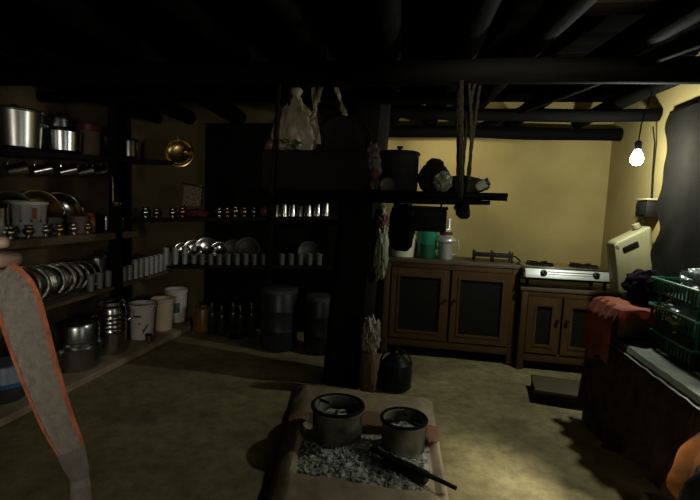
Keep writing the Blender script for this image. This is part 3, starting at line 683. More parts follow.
for sx in (-.1, .1): MB().tube([(sx, 0, .13), (sx, 0, .175)], .006, 8).build('sling', M_rope, t)
# bags hanging from the post
t = thing('plastic_bag', 'long narrow whitish plastic bag hanging on the right side of the post', 'bag', (-.30, 3.06, .78))
def slim(p): return Vector((p.x*(1-.35*p.z), p.y*(1-.35*p.z), p.z))
MB().blob((0, 0, .22), (.048, .06, .24), .22, 3, 5, 14, fold=slim).build('bag_body', M_bagg, t)
MB().tube([(-.0, 0, .43), (-.01, 0, .50), (-.05, 0, .52)], .006, 8).build('handle', M_bagg, t)
t = thing('cloth_scrap', 'pinkish rag hooked at the top of the post above the bags', 'cloth', (-.30, 3.05, 1.14))
MB().blob((0, 0, .0), (.04, .04, .07), .3, 3, 4, 15).build('rag_body', mat('dusty_pink_cloth', (.17, .07, .055), .85, bump=.3), t)
t = thing('plastic_bag', 'clear plastic bag with brown contents leaning at the foot of the post', 'bag', (-.335, 2.94, 0))
MB().blob((0, 0, .155), (.058, .045, .155), .10, 2.6, 5, 16, fold=sackfold).build('contents', mat('brown_contents', (.17, .10, .055), .6, bump=.3), t)
MB().blob((.005, -.005, .40), (.060, .052, .13), .3, 3, 5, 17).build('bag_body', mat('greyish_plastic', (.38, .36, .27), .35, scale=10, bump=.4, var=.5), t)

# ================================================================== CABINETS ON THE BACK WALL
def door(parent, x0, x1, z0, z1, y, hinge, m_frame=M_cab, fw=.055, knob_side=1):
    dd = ring_frame(MB(), x0, x1, z0, z1, fw, y, .026, .004).build('door', M_cab, parent)
    xi0, xi1, zi0, zi1 = x0+fw, x1-fw, z0+fw, z1-fw
    ring_frame(MB(), xi0-.004, xi1+.004, zi0-.004, zi1+.004, .018, y-.006, .026, .005).build('panel_bead', M_cabx, dd)
    MB().box(((x0+x1)/2, y+.004, (z0+z1)/2), (xi1-xi0, .006, zi1-zi0)).build('screen_panel', M_mesh, dd)
    kx = x1-fw/2 if knob_side > 0 else x0+fw/2
    MB().lathe([(0, 0), (.007, 0), (.006, .012), (.014, .018), (.013, .028), (0, .031)], 16, at=(kx, y-.012, (z0+z1)/2+.05), mtx=Matrix.Rotation(PI/2, 4, 'X')).build('knob', M_iron, dd)
def cabinet(label, x0, x1, yf, yb, ztop, zleg, toph, doors):
    c = thing('kitchen_cabinet', label, 'cabinet')
    bd = MB(); t_ = .03
    for x in (x0+t_/2, x1-t_/2): bd.box((x, (yf+yb)/2+.01, (zleg+ztop)/2), (t_, yb-yf-.03, ztop-zleg-.005), .003)
    bd.box(((x0+x1)/2, yb-.01, (zleg+ztop)/2), (x1-x0-.002, .018, ztop-zleg-.01))
    bd.box(((x0+x1)/2, (yf+yb)/2, zleg+.05), (x1-x0-.06, yb-yf-.05, .02))
    bd.build('carcass', M_cab, c)
    for x in (x0+.025, x1-.025): MB().box((x, yf, ztop/2-.001), (.05, .04, ztop-.002), .004).build('front_stile', M_cab, c)
    for z, hh in ((ztop-toph-.02, .045), (zleg+.03, .065)): MB().box(((x0+x1)/2, yf, z), (x1-x0-.10, .036, hh), .003).build('front_rail', M_cabx, c)
    MB().box(((x0+x1)/2, (yf+yb)/2-.012, ztop-toph/2), (x1-x0+.03, yb-yf+.03, toph), .005).build('cabinet_top', M_cabtop, c)
    for x in (x0+.03, x1-.03): MB().box((x, yb-.04, zleg/2+.01), (.05, .05, zleg+.02), .004).build('leg', M_cab, c)
    for i, (a, b) in enumerate(doors): door(c, a, b, zleg+.07, ztop-toph-.045, yf-.014, 0, knob_side=1 if i == 0 else -1)
    return c
cabinet('larger brown wooden cabinet with two dark screened doors by the post', -.335, .745, 3.82, 4.23, .825, .085, .03, ((-.27, .205), (.225, .695)))
cabinet('lower brown wooden cabinet under the gas stove', .765, 1.47, 3.75, 4.20, .665, .075, .028, ((.815, 1.065), (1.08, 1.42)))
tub('white_pot', 'cream white pot at the left end of the larger cabinet', (-.205, 3.98, .825), .105, .118, .20, mat('pale_yellow_white_enamel', (.82, .80, .55), .4), 'pot', None)
t = thing('green_jug', 'tall green plastic jug beside the white pot on the cabinet', 'jug', (.005, 3.97, .825))
MB().lathe([(0, 0), (.074, 0), (.08, .008), (.088, .285), (.093, .30), (.089, .302), (.083, .29), (.075, .012), (0, .01)], 36).build('body', M_greenp, t)
MB().lathe([(.0795, .004), (.083, .006), (.0865, .12), (.0835, .122)], 36).build('base_sleeve', M_greend, t)
MB().tube([(.085, -.02, .27), (.125, -.03, .26), (.135, -.032, .19), (.12, -.03, .11), (.083, -.02, .09)], .009, 10).build('handle', M_greenp, t)
M_kettle = mat('satin_kettle_metal', (.74, .76, .70), .34, .6, scale=6, var=.12)
t = thing('steel_kettle', 'shiny steel kettle with tall neck beside the green jug', 'kettle', (.160, 3.95, .825))
MB(60).lathe([(0, 0), (.062, 0), (.066, .006), (.058, .13), (.062, .136), (.085, .15), (.088, .165), (.07, .19), (.045, .205), (.040, .23), (.05, .245), (.045, .262), (0, .27)], 36).build('body', M_kettle, t)
MB().lathe([(.020, .26), (.022, .268), (.014, .29), (.018, .32), (.016, .345), (0, .35)], 20, at=(.02, 0, 0)).build('neck', M_kettle, t)
MB().lathe([(.043, .205), (.052, .209), (.056, .232), (.048, .236)], 28).build('brown_collar', mat('brown_collar_plastic', (.10, .03, .025), .35), t)
MB().tube([(.06, 0, .18), (.10, -.01, .17), (.112, -.01, .11), (.10, -.01, .05), (.064, 0, .04)], .007, 10).build('handle', M_kettle, t)
MB().tube([(-.06, 0, .16), (-.095, -.01, .14), (-.10, -.01, .09), (-.075, -.01, .06)], .007, 10).build('spout', M_kettle, t)
# old two ring burner
t = thing('gas_burner', 'rusty iron two ring burner on top of the larger cabinet', 'burner', (.555, 3.99, .825))
fr = MB()
for a, b in (((-.15, -.06), (.15, -.06)), ((-.15, .06), (.15, .06)), ((-.15, -.06), (-.15, .06)), ((.15, -.06), (.15, .06)), ((0, -.06), (0, .06))):
    p, q = Vector((*a, .055)), Vector((*b, .055)); mid = (p+q)/2; fr.box(mid, (abs(q.x-p.x)+.012, abs(q.y-p.y)+.012, .028), .002)
fr.build('frame', M_iron, t)
for x in (-.15, 0, .15):
    for y in (-.06, .06): MB().box((x, y, .045), (.014, .014, .09), .002).build('leg', M_iron, t)
for x in (-.075, .075):
    MB().lathe([(.0, .04), (.03, .04), (.034, .045), (.034, .065), (.025, .07), (0, .07)], 20, at=(x, 0, 0)).build('ring', M_iron, t)
hose = [(.16, 0, .05), (.20, -.02, .045), (.24, -.05, .012), (.25, -.10, .008)]
MB().tube([(.15, 0, .055), (.19, -.01, .05), (.22, -.05, .02), (.19, -.10, .008), (.185, -.14, .007)], .007, 8).build('hose', M_gloss, t)
# stove
t = thing('gas_stove', 'silver two burner gas stove on the lower cabinet', 'stove', (1.085, 3.90, .665), (0, 0, .045))
MB().box((0, 0, .125), (.66, .34, .085), .008).build('body', M_steeld, t)
fp = MB().box((0, 0, 0), (.645, .012, .088), .004).build('front_panel', M_stovep, t, (0, -.178, .122), (-.46, 0, 0))
MB().box((.02, -.007, .009), (.35, .003, .006)).build('groove', M_grey, fp)
MB().box((.02, -.007, -.010), (.35, .003, .004)).build('groove', M_grey, fp)
MB().box((0, -.168, .074), (.655, .02, .014), .003).build('lower_trim', M_black, t)
for x in (-.185, .20):
    k = MB().lathe([(0, 0), (.026, 0), (.026, .006), (.02, .009), (.019, .028), (0, .03)], 24, at=(x, -.182, .122), mtx=Matrix.Rotation(PI/2-.36, 4, 'X')).build('knob', M_gloss, t)
    MB().box((x, -.211, .133), (.008, .008, .036), .002).build('knob_grip', M_gloss, k)
for x in (-.17, .17):
    gr = MB()
    for a in range(4):
        R = Matrix.Rotation(a*PI/2+PI/4, 3, 'Z'); gr.box(Vector((x, 0, .187))+R @ Vector((.065, 0, 0)), (.09, .008, .010), .001, rot=R)
        gr.box(Vector((x, 0, .177))+R @ Vector((.105, 0, 0)), (.008, .008, .022), .001, rot=R)
    gr.tube([(x+.105*math.cos(2*PI*k/24), .105*math.sin(2*PI*k/24), .172) for k in range(24)], .005, 6, True)
    gr.build('pan_support', M_iron, t)
    MB().lathe([(0, .165), (.04, .165), (.042, .178), (.03, .184), (0, .184)], 24, at=(x, 0, 0)).build('burner_cap', M_black, t)
for x in (-.29, .29):
    for y in (-.13, .13): MB().lathe([(0, 0), (.014, 0), (.012, .085), (0, .085)], 12, at=(x, y, 0)).build('foot', M_black, t)
MB().tube([(.33, .05, .12), (.36, .02, .11), (.375, -.04, .05), (.36, -.1, .02), (.35, -.12, .008)], .008, 8).build('gas_hose', M_gloss, t)

# ================================================================== FLOOR ITEMS
# clay hearth: height field with a fire pit
def hxl(y): return -.565-.235*(y-1.56)/1.30
def hxr(y): return .175-.085*(y-1.56)/1.30
def hz(x, y):
    z = .078
    dx = max(hxl(y)+.12-x, x-hxr(y)+.06, 0); dy = max(1.87-y, y-2.36, 0); d = math.hypot(dx, dy)
    pit = max(0, 1-d/.05)
    z -= .048*pit*pit*(3-2*pit)
    z += .010*noise.noise(Vector((x*7, y*7, 0)))+.004*noise.noise(Vector((x*23, y*23, 3)))
    e = min(x-hxl(y), hxr(y)-x, y-1.56, 2.86-y)
    if e < .09: z -= ((.09-e)/.09)**1.5*.05
    return z
h = thing('clay_hearth', 'low pale clay hearth with a sunken fire pit on the floor', 'hearth')
hb = MB(); nx, ny = 60, 66
def hfn(u, v):
    y = 1.56+1.30*v; x = hxl(y)+(hxr(y)-hxl(y))*u
    return Vector((x, y, max(hz(x, y), .003)))
hb.grid(hfn, nx, ny)
be = [e for e in hb.bm.edges if e.is_boundary]
r = bmesh.ops.extrude_edge_only(hb.bm, edges=be)
for v in [g_ for g_ in r['geom'] if isinstance(g_, bmesh.types.BMVert)]: v.co.z = -.02
hb.build('hearth_body', M_clay, h)
for (x, y, w) in ((-.235, 2.43, .11), (-.64, 2.34, .05), (.085, 2.34, .045)):
    MB().blob((x, y, .072), (w, .09, .014), .15, 2, 4, w*50).build('scorched_clay', M_clayred, h)
def fire_ring(label, loc, r, hh, rot):
    t = thing('fire_ring', label, 'stove ring', loc, (0, 0, rot))
    prof = [(r-.006, 0), (r, .002), (r*1.0, hh*.5), (r*1.01, hh-.02), (r+.010, hh-.012), (r+.011, hh), (r+.004, hh+.006), (r-.010, hh), (r-.012, hh-.02), (r-.010, 0)]
    MB().lathe(prof, 44).build('wall', M_sootpatch, t)
    MB().tube([((r+.004)*math.cos(2*PI*k/40), (r+.004)*math.sin(2*PI*k/40), hh+.002) for k in range(40)], .009, 8, True).build('rim', M_black, t)
    MB().blob((0, 0, hh*.45), (r*.9, r*.9, hh*.32), .2, 4, 4, r*40).build('embers', M_ash, t)
    for k in range(3):
        a = 2*PI*k/3+.4; R = Matrix.Rotation(a, 3, 'Z')
        MB().box(R @ Vector((r*.72, 0, hh-.004)), (r*.5, .014, .014), .003, rot=R).build('pot_rest', M_iron, t)
    return t
fire_ring('larger soot black fire ring at the left of the hearth pit', (-.405, 2.24, .030), .128, .185, .2)
fire_ring('smaller soot black fire ring at the right of the hearth pit', (-.062, 2.22, .030), .108, .165, 1.1)
am = MB(); am.grid(lambda u, v: Vector((-.585+.655*u, 1.85+.47*v, .030+.032*math.sin(PI*u)**.5*math.sin(PI*min(1, v*1.02))**.6*(1+.5*noise.noise(Vector((u*6, v*5, 2))))+.012*noise.noise(Vector((u*30, v*22, 0))))), 80, 60)
for k in range(420):
    x = random.uniform(-.57, .06); y = random.uniform(1.88, 2.12); r_ = random.uniform(.002, .008)
    u, v = (x+.60)/.70, (y-1.85)/.47
    z = .030+.032*math.sin(PI*u)**.5*math.sin(PI*min(1, v*1.02))**.6*(1+.5*noise.noise(Vector((u*6, v*5, 2))))
    am.box((x, y, z+r_*.4), (r_*2, r_*1.4, r_*1.2), 0, rot=Matrix.Rotation(random.uniform(0, 3), 3, Vector((random.random(), random.random(), 1)).normalized()))
tag(am.build('ash', M_ash), 'heap of pale grey ash and cinders in the hearth pit', 'ash', kind='stuff')
t = thing('fire_tongs', 'long black iron tongs lying across the right front of the hearth', 'tongs', (0, 0, 0))
MB().tube([(-.19, 2.06, .10), (-.06, 1.98, .105), (.18, 1.855, .092)], [.012, .011, .009], 8).build('arm', M_black, t)
MB().tube([(-.19, 2.06, .10), (-.08, 1.965, .105), (.135, 1.875, .098)], [.012, .011, .009], 8).build('arm', M_black, t)
MB().blob((-.19, 2.06, .103), (.022, .018, .016), .1, 2, 3, 1).build('hinge', M_black, t)
t = thing('firewood', 'charred log lying in the right side of the hearth pit', 'log', (0, 0, 0))
MB().tube([(-.13, 2.03, .066), (-.03, 1.985, .07), (.06, 1.94, .07)], [.03, .034, .028], 12).build('log_body', M_charcoal, t)
t = thing('black_kettle', 'black glossy kettle with arched handle on the floor beside the post', 'kettle', (-.165, 3.10, 0))
MB().lathe([(0, 0), (.105, 0), (.115, .012), (.118, .13), (.105, .175), (.07, .205), (.06, .212), (0, .212)], 40).build('body', M_gloss, t)
l = MB().lathe([(.066, .206), (.07, .21), (.055, .225), (.02, .235), (0, .236)], 28).build('lid', M_gloss, t)
MB().lathe([(.007, .23), (.007, .24), (.014, .248), (.012, .258), (0, .26)], 14).build('lid_knob', M_brass, l)
MB().tube([(.11*math.cos(PI*k/14), .03, .15+.115*math.sin(PI*k/14)) for k in range(15)], .006, 8).build('handle', M_gloss, t)
MB().tube([(-.10, -.03, .08), (-.15, -.045, .12), (-.165, -.05, .17)], [.02, .014, .011], 10).build('spout', M_gloss, t)
t = thing('low_seat', 'low square wooden seat on the floor before the lower cabinet', 'stool', (.955, 3.20, 0), (0, 0, -.12))
MB().box((0, 0, .078), (.36, .30, .026), .005).build('seat', mat('olive_brown_wood', (.10, .082, .036), .7, 0, scale=7, bump=.2), t)
MB().box((0, -.14, .033), (.35, .018, .064), .003).build('front_board', M_shelfd, t)
MB().box((0, .14, .033), (.35, .018, .064), .003).build('back_board', M_shelfd, t)
for x in (-.165, .165): MB().box((x, 0, .033), (.018, .26, .064), .003).build('side_board', M_shelfd, t)

# ================================================================== RIGHT SIDE
# table
tb = thing('table', 'low wooden table along the right wall hidden under a dark blanket', 'table', (0, 0, 0))
MB().box((1.265, 2.385, .535), (.43, 1.10, .035), .004).build('table_top', M_shelf, tb)
for x in (1.085, 1.45):
    for y in (1.88, 2.89): MB().box((x, y, .26), (.05, .05, .52), .004).build('leg', M_shelf, tb)
bk = thing('blanket', 'dark brown patterned blanket hanging over the table side', 'blanket', (0, 0, 0))
def side(u, v):
    y = (1.83+.20*v)*(1-u)+2.95*u
    hem = .10+.04*math.sin(u*9)-.07*u
    z = .566+(hem-.566)*v
    fold = (.016*math.sin(u*42+v*2)+.02*math.sin(u*17+1))*v
    x = 1.032-.012*min(1, v*6)-.02*v+fold
    return Vector((x, y, z))
MB().grid(side, 90, 24, .006).build('side_fall', M_blanket, bk)
MB().grid(lambda u, v: Vector((1.032+.44*v, 1.83+1.12*u, .566+.003*noise.noise(Vector((u*12, v*8, 0))))), 30, 16, .006).build('top_cover', M_blanket, bk)
sheet = MB(); sheet.grid(lambda u, v: Vector((1.018+.45*v-.0*(1-v), 1.80+.92*u, (.582 if v > .04 else .552)+.005*noise.noise(Vector((u*14, v*9, 4)))+.004)), 46, 30, .003)
tag(sheet.build('table_sheet', M_sheet), 'pale plastic sheet spread on the table top under the baskets', 'sheet')
oc = MB()
def ocf(u, v):
    lx = 1.02-.075*math.sin(PI*min(1, (v*.93)**1.25))**1.5-.03*v+.010*math.sin(v*14)
    return Vector((lx+(1.36-lx)*u, 1.80-.01*v+.02*math.sin(u*26+v*3)*(.25+v)-.03*(1-u), .545-.36*v*(1-.35*u)))
oc.grid(ocf, 44, 30, .003)
tag(oc.build('orange_cloth', M_orcloth), 'orange cloth hanging down the near end of the table', 'cloth')
t = thing('carton', 'brown box under the red cloth at the far end of the table', 'box', (1.175, 2.76, .597), (0, 0, .02))
MB().box((0, 0, .075), (.27, .28, .15), .004).build('box_body', M_carton, t)
rc = MB()
def redf(u, v):
    # over the top, then down the left face and a little down the near face
    y = 2.585+.35*u
    if v < .42: x = 1.325-.29*(v/.42); z = .755+.012*noise.noise(Vector((u*6, v*9, 1)))+.03*math.exp(-((v-.30)/.1)**2)*math.exp(-((u-.6)/.35)**2)
    else:
        w = (v-.42)/.58; x = 1.03-.035*math.sin(min(1, w*3)*PI/2)-.015*w+.012*math.sin(u*24+w*2); z = .752-.30*w+.03*math.sin(u*8)*w
    return Vector((x, y, z))
rcl = thing('red_cloth', 'faded red cloth draped over the box at the table end', 'cloth')
rc.grid(redf, 40, 50, .005); rc.build('draped_cloth', M_red, rcl)
MB().grid(lambda u, v: Vector((1.02+.31*u, 2.585-.012-.008*math.sin(u*20), .756-.075*v*(.7+.3*math.sin(u*14)))), 30, 10, .005).build('front_fold', M_red, rcl)
t = thing('cloth_bundle', 'dark purple cloth heaped on the red draped box', 'bundle', (1.245, 2.80, .755))
MB().blob((0, 0, .10), (.12, .11, .10), .28, 2.2, 4, 41).build('bundle_body', M_purple, t)
# stacking rack of green baskets
X0, X1, Y0, Y1 = 1.175, 1.44, 2.17, 2.565
gb = thing('basket_rack', 'green three tier plastic basket rack on the table', 'rack', (0, 0, 0))
for x in (X0+.02, X1-.02):
    for y in (Y0+.02, Y1-.02): MB().tube([(x, y, .592), (x, y, .93)], .008, 8).build('post', M_greend, gb)
for zb in (.600, .730, .865):
    b = MB(); b.box(((X0+X1)/2, (Y0+Y1)/2, zb+.004), (X1-X0-.04, Y1-Y0-.04, .006), .002)
    bk_ = b.build('basket', M_greend, gb)
    rim = MB(); pts = [(X0-.01, Y0-.01, zb+.075), (X1+.01, Y0-.01, zb+.075), (X1+.01, Y1+.01, zb+.075), (X0-.01, Y1+.01, zb+.075)]
    rim.tube(pts, .008, 8, True); rim.build('basket_rim', M_greenp, bk_)
    sl = MB()
    for k in range(14):
        y = Y0+(Y1-Y0)*k/13
        for xx, sx in ((X0, -1), (X1, 1)): sl.box((xx-sx*.003, y, zb+.038), (.004, .016, .072), .001)
    for k in range(9):
        x = X0+(X1-X0)*k/8
        for yy in (Y0, Y1): sl.box((x, yy, zb+.038), (.016, .004, .072), .001)
    sl.build('basket_slats', M_greend, bk_)
def crumple(label, loc, d, seed, extra=None, m_=M_bag):
    t = thing('plastic_bag', label, 'bag', loc)
    MB().blob((0, 0, d[2]), d, .32, 3.2, 5, seed).build('bag_body', m_, t)
    if extra: MB().blob((-d[0]*.75, -d[1]*.5, d[2]*.55), (d[0]*.45, d[1]*.4, d[2]*.5), .1, 3, 3, seed).build('contents', extra, t)
crumple('milky plastic bag with pinkish contents in the top green basket', (1.315, 2.36, .873), (.10, .14, .075), 51, M_pink)
crumple('milky plastic bag bulging from the middle green basket', (1.29, 2.42, .738), (.115, .13, .055), 52, M_bagg)
crumple('grey plastic packet in the lowest green basket, beside dark packets', (1.28, 2.43, .608), (.085, .08, .04), 53, None, mat('grey_packet', (.30, .36, .33), .3, bump=.3))
crumple('dark plastic packet at the near end of the lowest green basket', (1.31, 2.27, .608), (.10, .07, .042), 54, None, M_purple)
t = thing('blue_basin', 'blue plastic basin on the near end of the table', 'basin', (1.30, 1.98, .592))
MB().lathe([(0, 0), (.09, 0), (.10, .01), (.13, .10), (.142, .103), (.142, .11), (.126, .106), (.095, .014), (0, .008)], 40).build('body', mat('deep_blue_plastic', (.03, .09, .22), .35), t)
MB().blob((0, 0, .10), (.10, .10, .05), .25, 2.5, 4, 61).build('cloth_inside', M_purple, t)
t = thing('cloth_bundle', 'dark bluish bundle on the table between basin and green rack', 'bundle', (1.41, 2.10, .592))
MB().blob((0, 0, .13), (.06, .05, .13), .2, 2.3, 4, 62).build('bundle_body', M_purple, t)
t = thing('sack', 'dark grey stuffed sack on the floor at the near end of the table', 'sack', (1.045, 1.63, 0))
MB().blob((0, 0, .235), (.15, .11, .235), .10, 2, 5, 63).build('sack_body', mat('dark_grey_sack', (.030, .032, .030), .85, bump=.3), t)
MB().blob((.02, 0, .475), (.05, .045, .03), .25, 3, 4, 64).build('tied_top', mat('dark_grey_sack', (0, 0, 0)), t)
tag(MB().box((1.02, 1.98, .045), (.11, .10, .09), .014).build('stone_block', M_stone), 'small grey stone block on the floor at the blanket corner', 'stone')
tag(MB().box((1.02, 2.82, .05), (.06, .14, .10), .02).build('folded_rag', mat('blue_grey_rag', (.06, .065, .075), .9, bump=.3)), 'bluish grey folded rag on the floor by the far table leg', 'rag')

# yellow jerrycan hung on the right wall
jc = thing('jerrycan', 'yellow plastic jerrycan hanging tilted on the right wall', 'can', (0, 0, 0))
jp = [(1.215, 3.33, 1.045), (1.215, 3.33, 1.075), (1.415, 3.33, 1.195), (1.43, 3.33, 1.18), (1.475, 3.33, .82), (1.455, 3.33, .765), (1.285, 3.33, .725), (1.26, 3.33, .745)]
j = MB(); j.prism([Vector(p)+Vector((.015, -.07, 0)) for p in jp], (0, .15, 0), .018, 3); j.build('body', M_yell, jc)
mid = Vector((1.295, 3.255, 1.065)); d = Vector((.86, 0, .51)).normalized(); n = Vector((-.51, 0, .86))
hs = MB()
hs.box(mid+d*.02+n*(-.022)+Vector((0, 0, 0)), (.10, .012, .026), .005, rot=Matrix.Rotation(-math.atan2(.51, .86), 3, 'Y'))
hs.build('handle_slot', M_black, jc)
MB().tube([mid-d*.055+n*.012, mid-d*.03+n*.018+Vector((0, .07, 0)), mid+d*.09+n*.018+Vector((0, .07, 0)), mid+d*.11+n*.010+Vector((0, .07, 0))], .012, 10).build('handle', M_yell, jc)
MB().lathe([(0, 0), (.024, 0), (.024, .028), (.02, .032), (0, .032)], 20, at=(1.385, 3.335, 1.175), mtx=Matrix.Rotation(-.5, 4, 'Y')).build('cap', M_yell, jc)
MB().tube([(1.40, 3.33, 1.18), (1.43, 3.34, 1.25), (1.485, 3.35, 1.33)], .004, 8).build('hanging_cord', M_rope, jc)
# dark cloth hung on the right wall
dc = thing('hanging_cloth', 'large dark cloth hanging on the right wall behind the green rack', 'cloth')
def dcf(u, v):
    y = 2.45+u*(.78+.10*noise.noise(Vector((v*7, 0, 3)))-.08*v)
    return Vector((1.455-.012*math.sin(u*12+v*2+noise.noise(Vector((u*3, v*2, 0)))*2)*(.3+v*.7)-.03*v, y, 1.90-1.12*v))
MB().grid(dcf, 60, 40, .005).build('cloth_panel', M_hang, dc)
MB().tube([(1.475, 2.52, 1.91), (1.475, 3.24, 1.91)], .012, 8).build('hanging_rail', M_post, dc)
t = thing('switch_box', 'small dark electric switch box on the right wall below the bulb', 'switch', (1.50, 3.37, 1.25))
MB().box((-.045, 0, .055), (.09, .15, .11), .006).build('box_body', M_iron, t)
MB().box((-.094, 0, .055), (.012, .12, .085), .004).build('cover', M_black, t)
MB().box((-.05, 0, .118), (.10, .17, .012), .003).build('top_board', mat('pale_wood', (.45, .38, .22), .6), t)
MB().tube([(-.02, .03, .12), (-.02, .05, .3), (-.03, .04, .5), (-.06, .02, .60)], .005, 8).build('cable', M_black, t)
# bulb
bl = thing('light_bulb', 'lit white bulb hanging from the roof pole by the right wall', 'bulb', BULB)
MB().lathe([(0, -.045), (.018, -.042), (.032, -.026), (.036, -.005), (.030, .02), (.018, .04), (.014, .05), (0, .05)], 28).build('glass', M_bulb, bl)
MB().lathe([(.014, .048), (.018, .05), (.02, .09), (.012, .10), (0, .102)], 20).build('holder', M_black, bl)
MB().tube([(0, 0, .10), (.006, 0, .2), (.05, 0, .395)], .004, 8).build('cord', M_black, bl)

# ================================================================== PERSON AND STRAP
def skin_mesh(chains, sub=2):
    """each chain: list of (x, y, z, r); returns one merged mesh"""
    out = bmesh.new()
    for ch in chains:
        verts, edges, rad = ch
        me = bpy.data.meshes.new('tmp'); me.from_pydata(verts, edges, []); o = bpy.data.objects.new('tmp', me); C.objects.link(o)
        md = o.modifiers.new('s', 'SKIN'); md.use_smooth_shade = True
        sv = me.skin_vertices[0].data
        for i, r_ in enumerate(rad): sv[i].radius = r_ if isinstance(r_, tuple) else (r_, r_)
        sv[0].use_root = True
        sb = o.modifiers.new('d', 'SUBSURF'); sb.levels = sub; sb.render_levels = sub
        dg = bpy.context.evaluated_depsgraph_get(); ev = o.evaluated_get(dg).to_mesh()
        out.from_mesh(ev); o.evaluated_get(dg).to_mesh_clear()
        bpy.data.objects.remove(o); bpy.data.meshes.remove(me)
    b = MB(); b.bm.free(); b.bm = out
    for f in out.faces: f.smooth = True
    return b
def chain(pts): return ([p[:3] for p in pts], [(i, i+1) for i in range(len(pts)-1)], [p[3] for p in pts])
PX, PY = -.98, .02
ps = thing('person', 'person at the left edge, only a raised fist in view holding the grey strap', 'person', (0, 0, 0))
HX, HY, HZ = -.543, .444, 1.141      # middle of the fist
V = [(PX, PY, .92), (PX, PY, 1.10), (PX, PY+.01, 1.28), (PX, PY+.01, 1.42), (PX, PY+.02, 1.50), (PX, PY+.035, 1.56), (PX, PY+.05, 1.64), (PX, PY+.05, 1.72),   # spine, head 0-7
     (PX+.17, PY+.01, 1.39), (PX+.235, PY+.06, 1.12), (-.60, .36, 1.10), (HX-.035, HY-.03, 1.125),     # right arm 8-11
     (PX-.17, PY+.01, 1.39), (PX-.22, PY-.02, 1.10), (PX-.20, PY+.06, .86), (PX-.19, PY+.08, .78),        # left arm 12-15
     (PX+.09, PY, .84), (PX+.10, PY+.02, .48), (PX+.10, PY-.01, .10), (PX+.10, PY+.13, .045),
     (PX-.09, PY, .84), (PX-.10, PY+.02, .48), (PX-.10, PY-.01, .10), (PX-.10, PY+.13, .045)]
E = [(0, 1), (1, 2), (2, 3), (3, 4), (4, 5), (5, 6), (6, 7), (3, 8), (8, 9), (9, 10), (10, 11), (3, 12), (12, 13), (13, 14), (14, 15), (0, 16), (16, 17), (17, 18), (18, 19), (0, 20), (20, 21), (21, 22), (22, 23)]
R_ = [(.145, .10), (.125, .09), (.14, .10), (.11, .085), .052, .055, (.078, .092), (.06, .075), .055, .042, .032, (.028, .022), .055, .042, .03, .036, .085, .058, .04, .035, .085, .058, .04, .035]
hand = []
# the fist: palm plus four curled fingers and a thumb, back of the hand towards the camera
ax = Vector((.12, .05, 1)).normalized()     # knuckle line, from little finger up to index
fw_ = Vector((.80, .55, -.10)).normalized()   # forearm direction
bk2 = Vector((.5, -.85, 0)).normalized()      # back of the hand
c0 = Vector((HX, HY, HZ))
pc = [c0-fw_*.045-ax*.004, c0-fw_*.015, c0+fw_*.018]
hand.append(([tuple(p) for p in pc], [(0, 1), (1, 2)], [(.026, .020), (.034, .019), (.036, .017)]))
for k, (off, ln, r_) in enumerate(((.030, .034, .0098), (.010, .037, .0100), (-.011, .034, .0095), (-.031, .027, .0082))):
    b0 = c0+fw_*.008+ax*off; k1 = c0+fw_*.038+ax*off*1.02+bk2*.006
    k2 = k1+fw_*.016-bk2*ln*.75; k3 = k2-fw_*.026-bk2*.010; k4 = k3-fw_*.014+bk2*.010
    hand.append(chain([(*b0, r_*1.05), (*k1, r_*1.12), (*((k1+k2)/2), r_*.95), (*k2, r_*1.0), (*k3, r_*.9), (*k4, r_*.8)]))
tb0 = c0-fw_*.030+ax*.022-bk2*.004
hand.append(chain([(*tb0, .014), (*(tb0+ax*.016+fw_*.014), .0125), (*(tb0+ax*.024+fw_*.040-bk2*.002), .0105), (*(tb0+ax*.028+fw_*.060-bk2*.004), .0092), (*(tb0+ax*.031+fw_*.077-bk2*.004), .0072)]))
body = skin_mesh([(V, E, R_)]+hand, 2)
hc = Vector((PX, PY+.05, 1.655))
body.blob(hc+Vector((0, .098, -.012)), (.014, .02, .022), .02, 1, 3, 1)                       # nose
for sx in (-1, 1): body.blob(hc+Vector((sx*.082, 0, -.01)), (.010, .02, .03), .02, 1, 3, 2)    # ears
body.blob(hc+Vector((0, .082, -.062)), (.024, .010, .008), .02, 1, 3, 3)                       # mouth
bo = body.build('body', M_skin, ps)
for sx in (-1, 1): MB().blob(hc+Vector((sx*.032, .083, .012)), (.012, .008, .008), .0, 1, 3).build('eye', M_white, ps)
MB().blob(hc+Vector((0, -.018, .04)), (.094, .105, .085), .06, 3, 4, 5).build('hair', M_hair, ps)
jv = V[0:4]+V[8:11]+V[12:15]; je = [(0, 1), (1, 2), (2, 3), (3, 4), (4, 5), (5, 6), (3, 7), (7, 8), (8, 9)]
jr = [(.165, .12), (.15, .112), (.165, .12), (.125, .10), .075, .058, .046, .075, .058, .046]
jv[6] = (-.66, .325, 1.098)
skin_mesh([(jv, je, jr)], 2).build('jacket', M_jacket, ps)
tv = [V[0]]+V[16:19]+V[20:23]; skin_mesh([(tv, [(0, 1), (1, 2), (2, 3), (0, 4), (4, 5), (5, 6)], [(.165, .125), .105, .08, .06, .105, .08, .06])], 2).build('trousers', M_trouser, ps)
for sx in (-1, 1): MB().blob((PX+sx*.10, PY+.07, .045), (.05, .13, .045), .03, 1.5, 4, 3).build('shoe', M_gloss, ps)

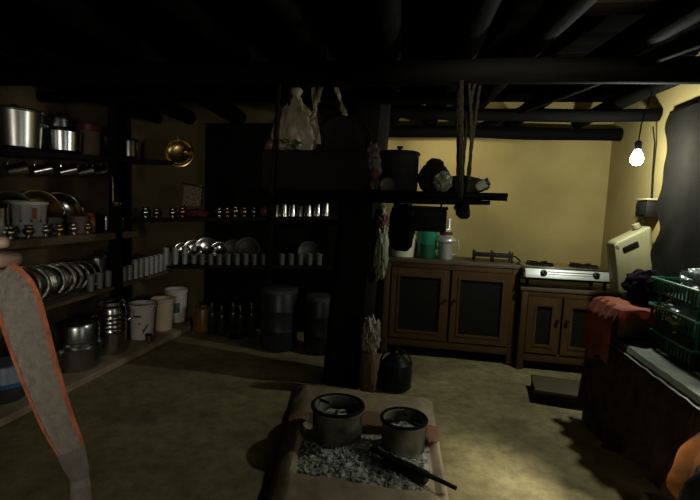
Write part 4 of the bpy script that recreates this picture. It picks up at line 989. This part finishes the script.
# the strap: a ribbon through these centre points (x, y, z, width)
sp = thing('neck_strap', 'grey neck strap with orange red edges dangling from the fist', 'strap', (0, 0, 0))
ctr = [(-.478, .438, 1.150, .050), (-.452, .432, 1.135, .052), (-.438, .430, 1.10, .052), (-.424, .429, 1.06, .048), (-.408, .428, 1.02, .043), (-.394, .427, .99, .039), (-.381, .426, .968, .034), (-.374, .425, .955, .030)]
def cat(pts, t):
    n = len(pts)-1; x = min(max(t*n, 0), n-1e-6); i = int(x); f = x-i
    g = lambda k: Vector(pts[min(max(k, 0), n)])
    p0, p1, p2, p3 = g(i-1), g(i), g(i+1), g(i+2)
    return .5*((2*p1)+(-p0+p2)*f+(2*p0-5*p1+4*p2-p3)*f*f+(-p0+3*p1-3*p2+p3)*f**3)
ctr4 = [Vector(c_) for c_ in ctr]
class V4: pass
def ribbon(pts, lo, hi, off, nu, nv, thick):
    P3 = [p[:3] for p in pts]; WW = [(p[3], 0, 0) for p in pts]
    def fn(u, v):
        p = cat(P3, v); w = cat(WW, v).x; q = cat(P3, min(1, v+.01))-cat(P3, max(0, v-.01)); q.normalize()
        nrm = Vector((.18, -.98, .1)); s_ = q.cross(nrm).normalized(); s_ = s_ if s_.x > 0 else -s_
        e = lo+(hi-lo)*u
        return p+s_*w*(e-.5)+nrm*(off-.004*(2*e-1)**2)
    return MB().grid(fn, nu, nv, thick)
ribbon(ctr, .09, .91, .0, 10, 60, .003).build('webbing', M_strap, sp)
for lo, hi in ((0, .105), (.895, 1)): ribbon(ctr, lo, hi, .0006, 4, 60, .004).build('edging', M_strapo, sp)
tabp = [(-.379, .4265, .964, .033), (-.374, .425, .954, .031), (-.369, .424, .944, .026), (-.366, .423, .934, .020)]
ribbon(tabp, 0, 1, .002, 8, 14, .005).build('leather_tab', M_strapk, sp)
endp = [(-.367, .423, .940, .021), (-.364, .421, .92, .023), (-.362, .419, .89, .024), (-.362, .418, .84, .022), (-.363, .418, .80, .022)]
ribbon(endp, 0, 1, .0, 6, 24, .002).build('narrow_end', M_strap, sp)
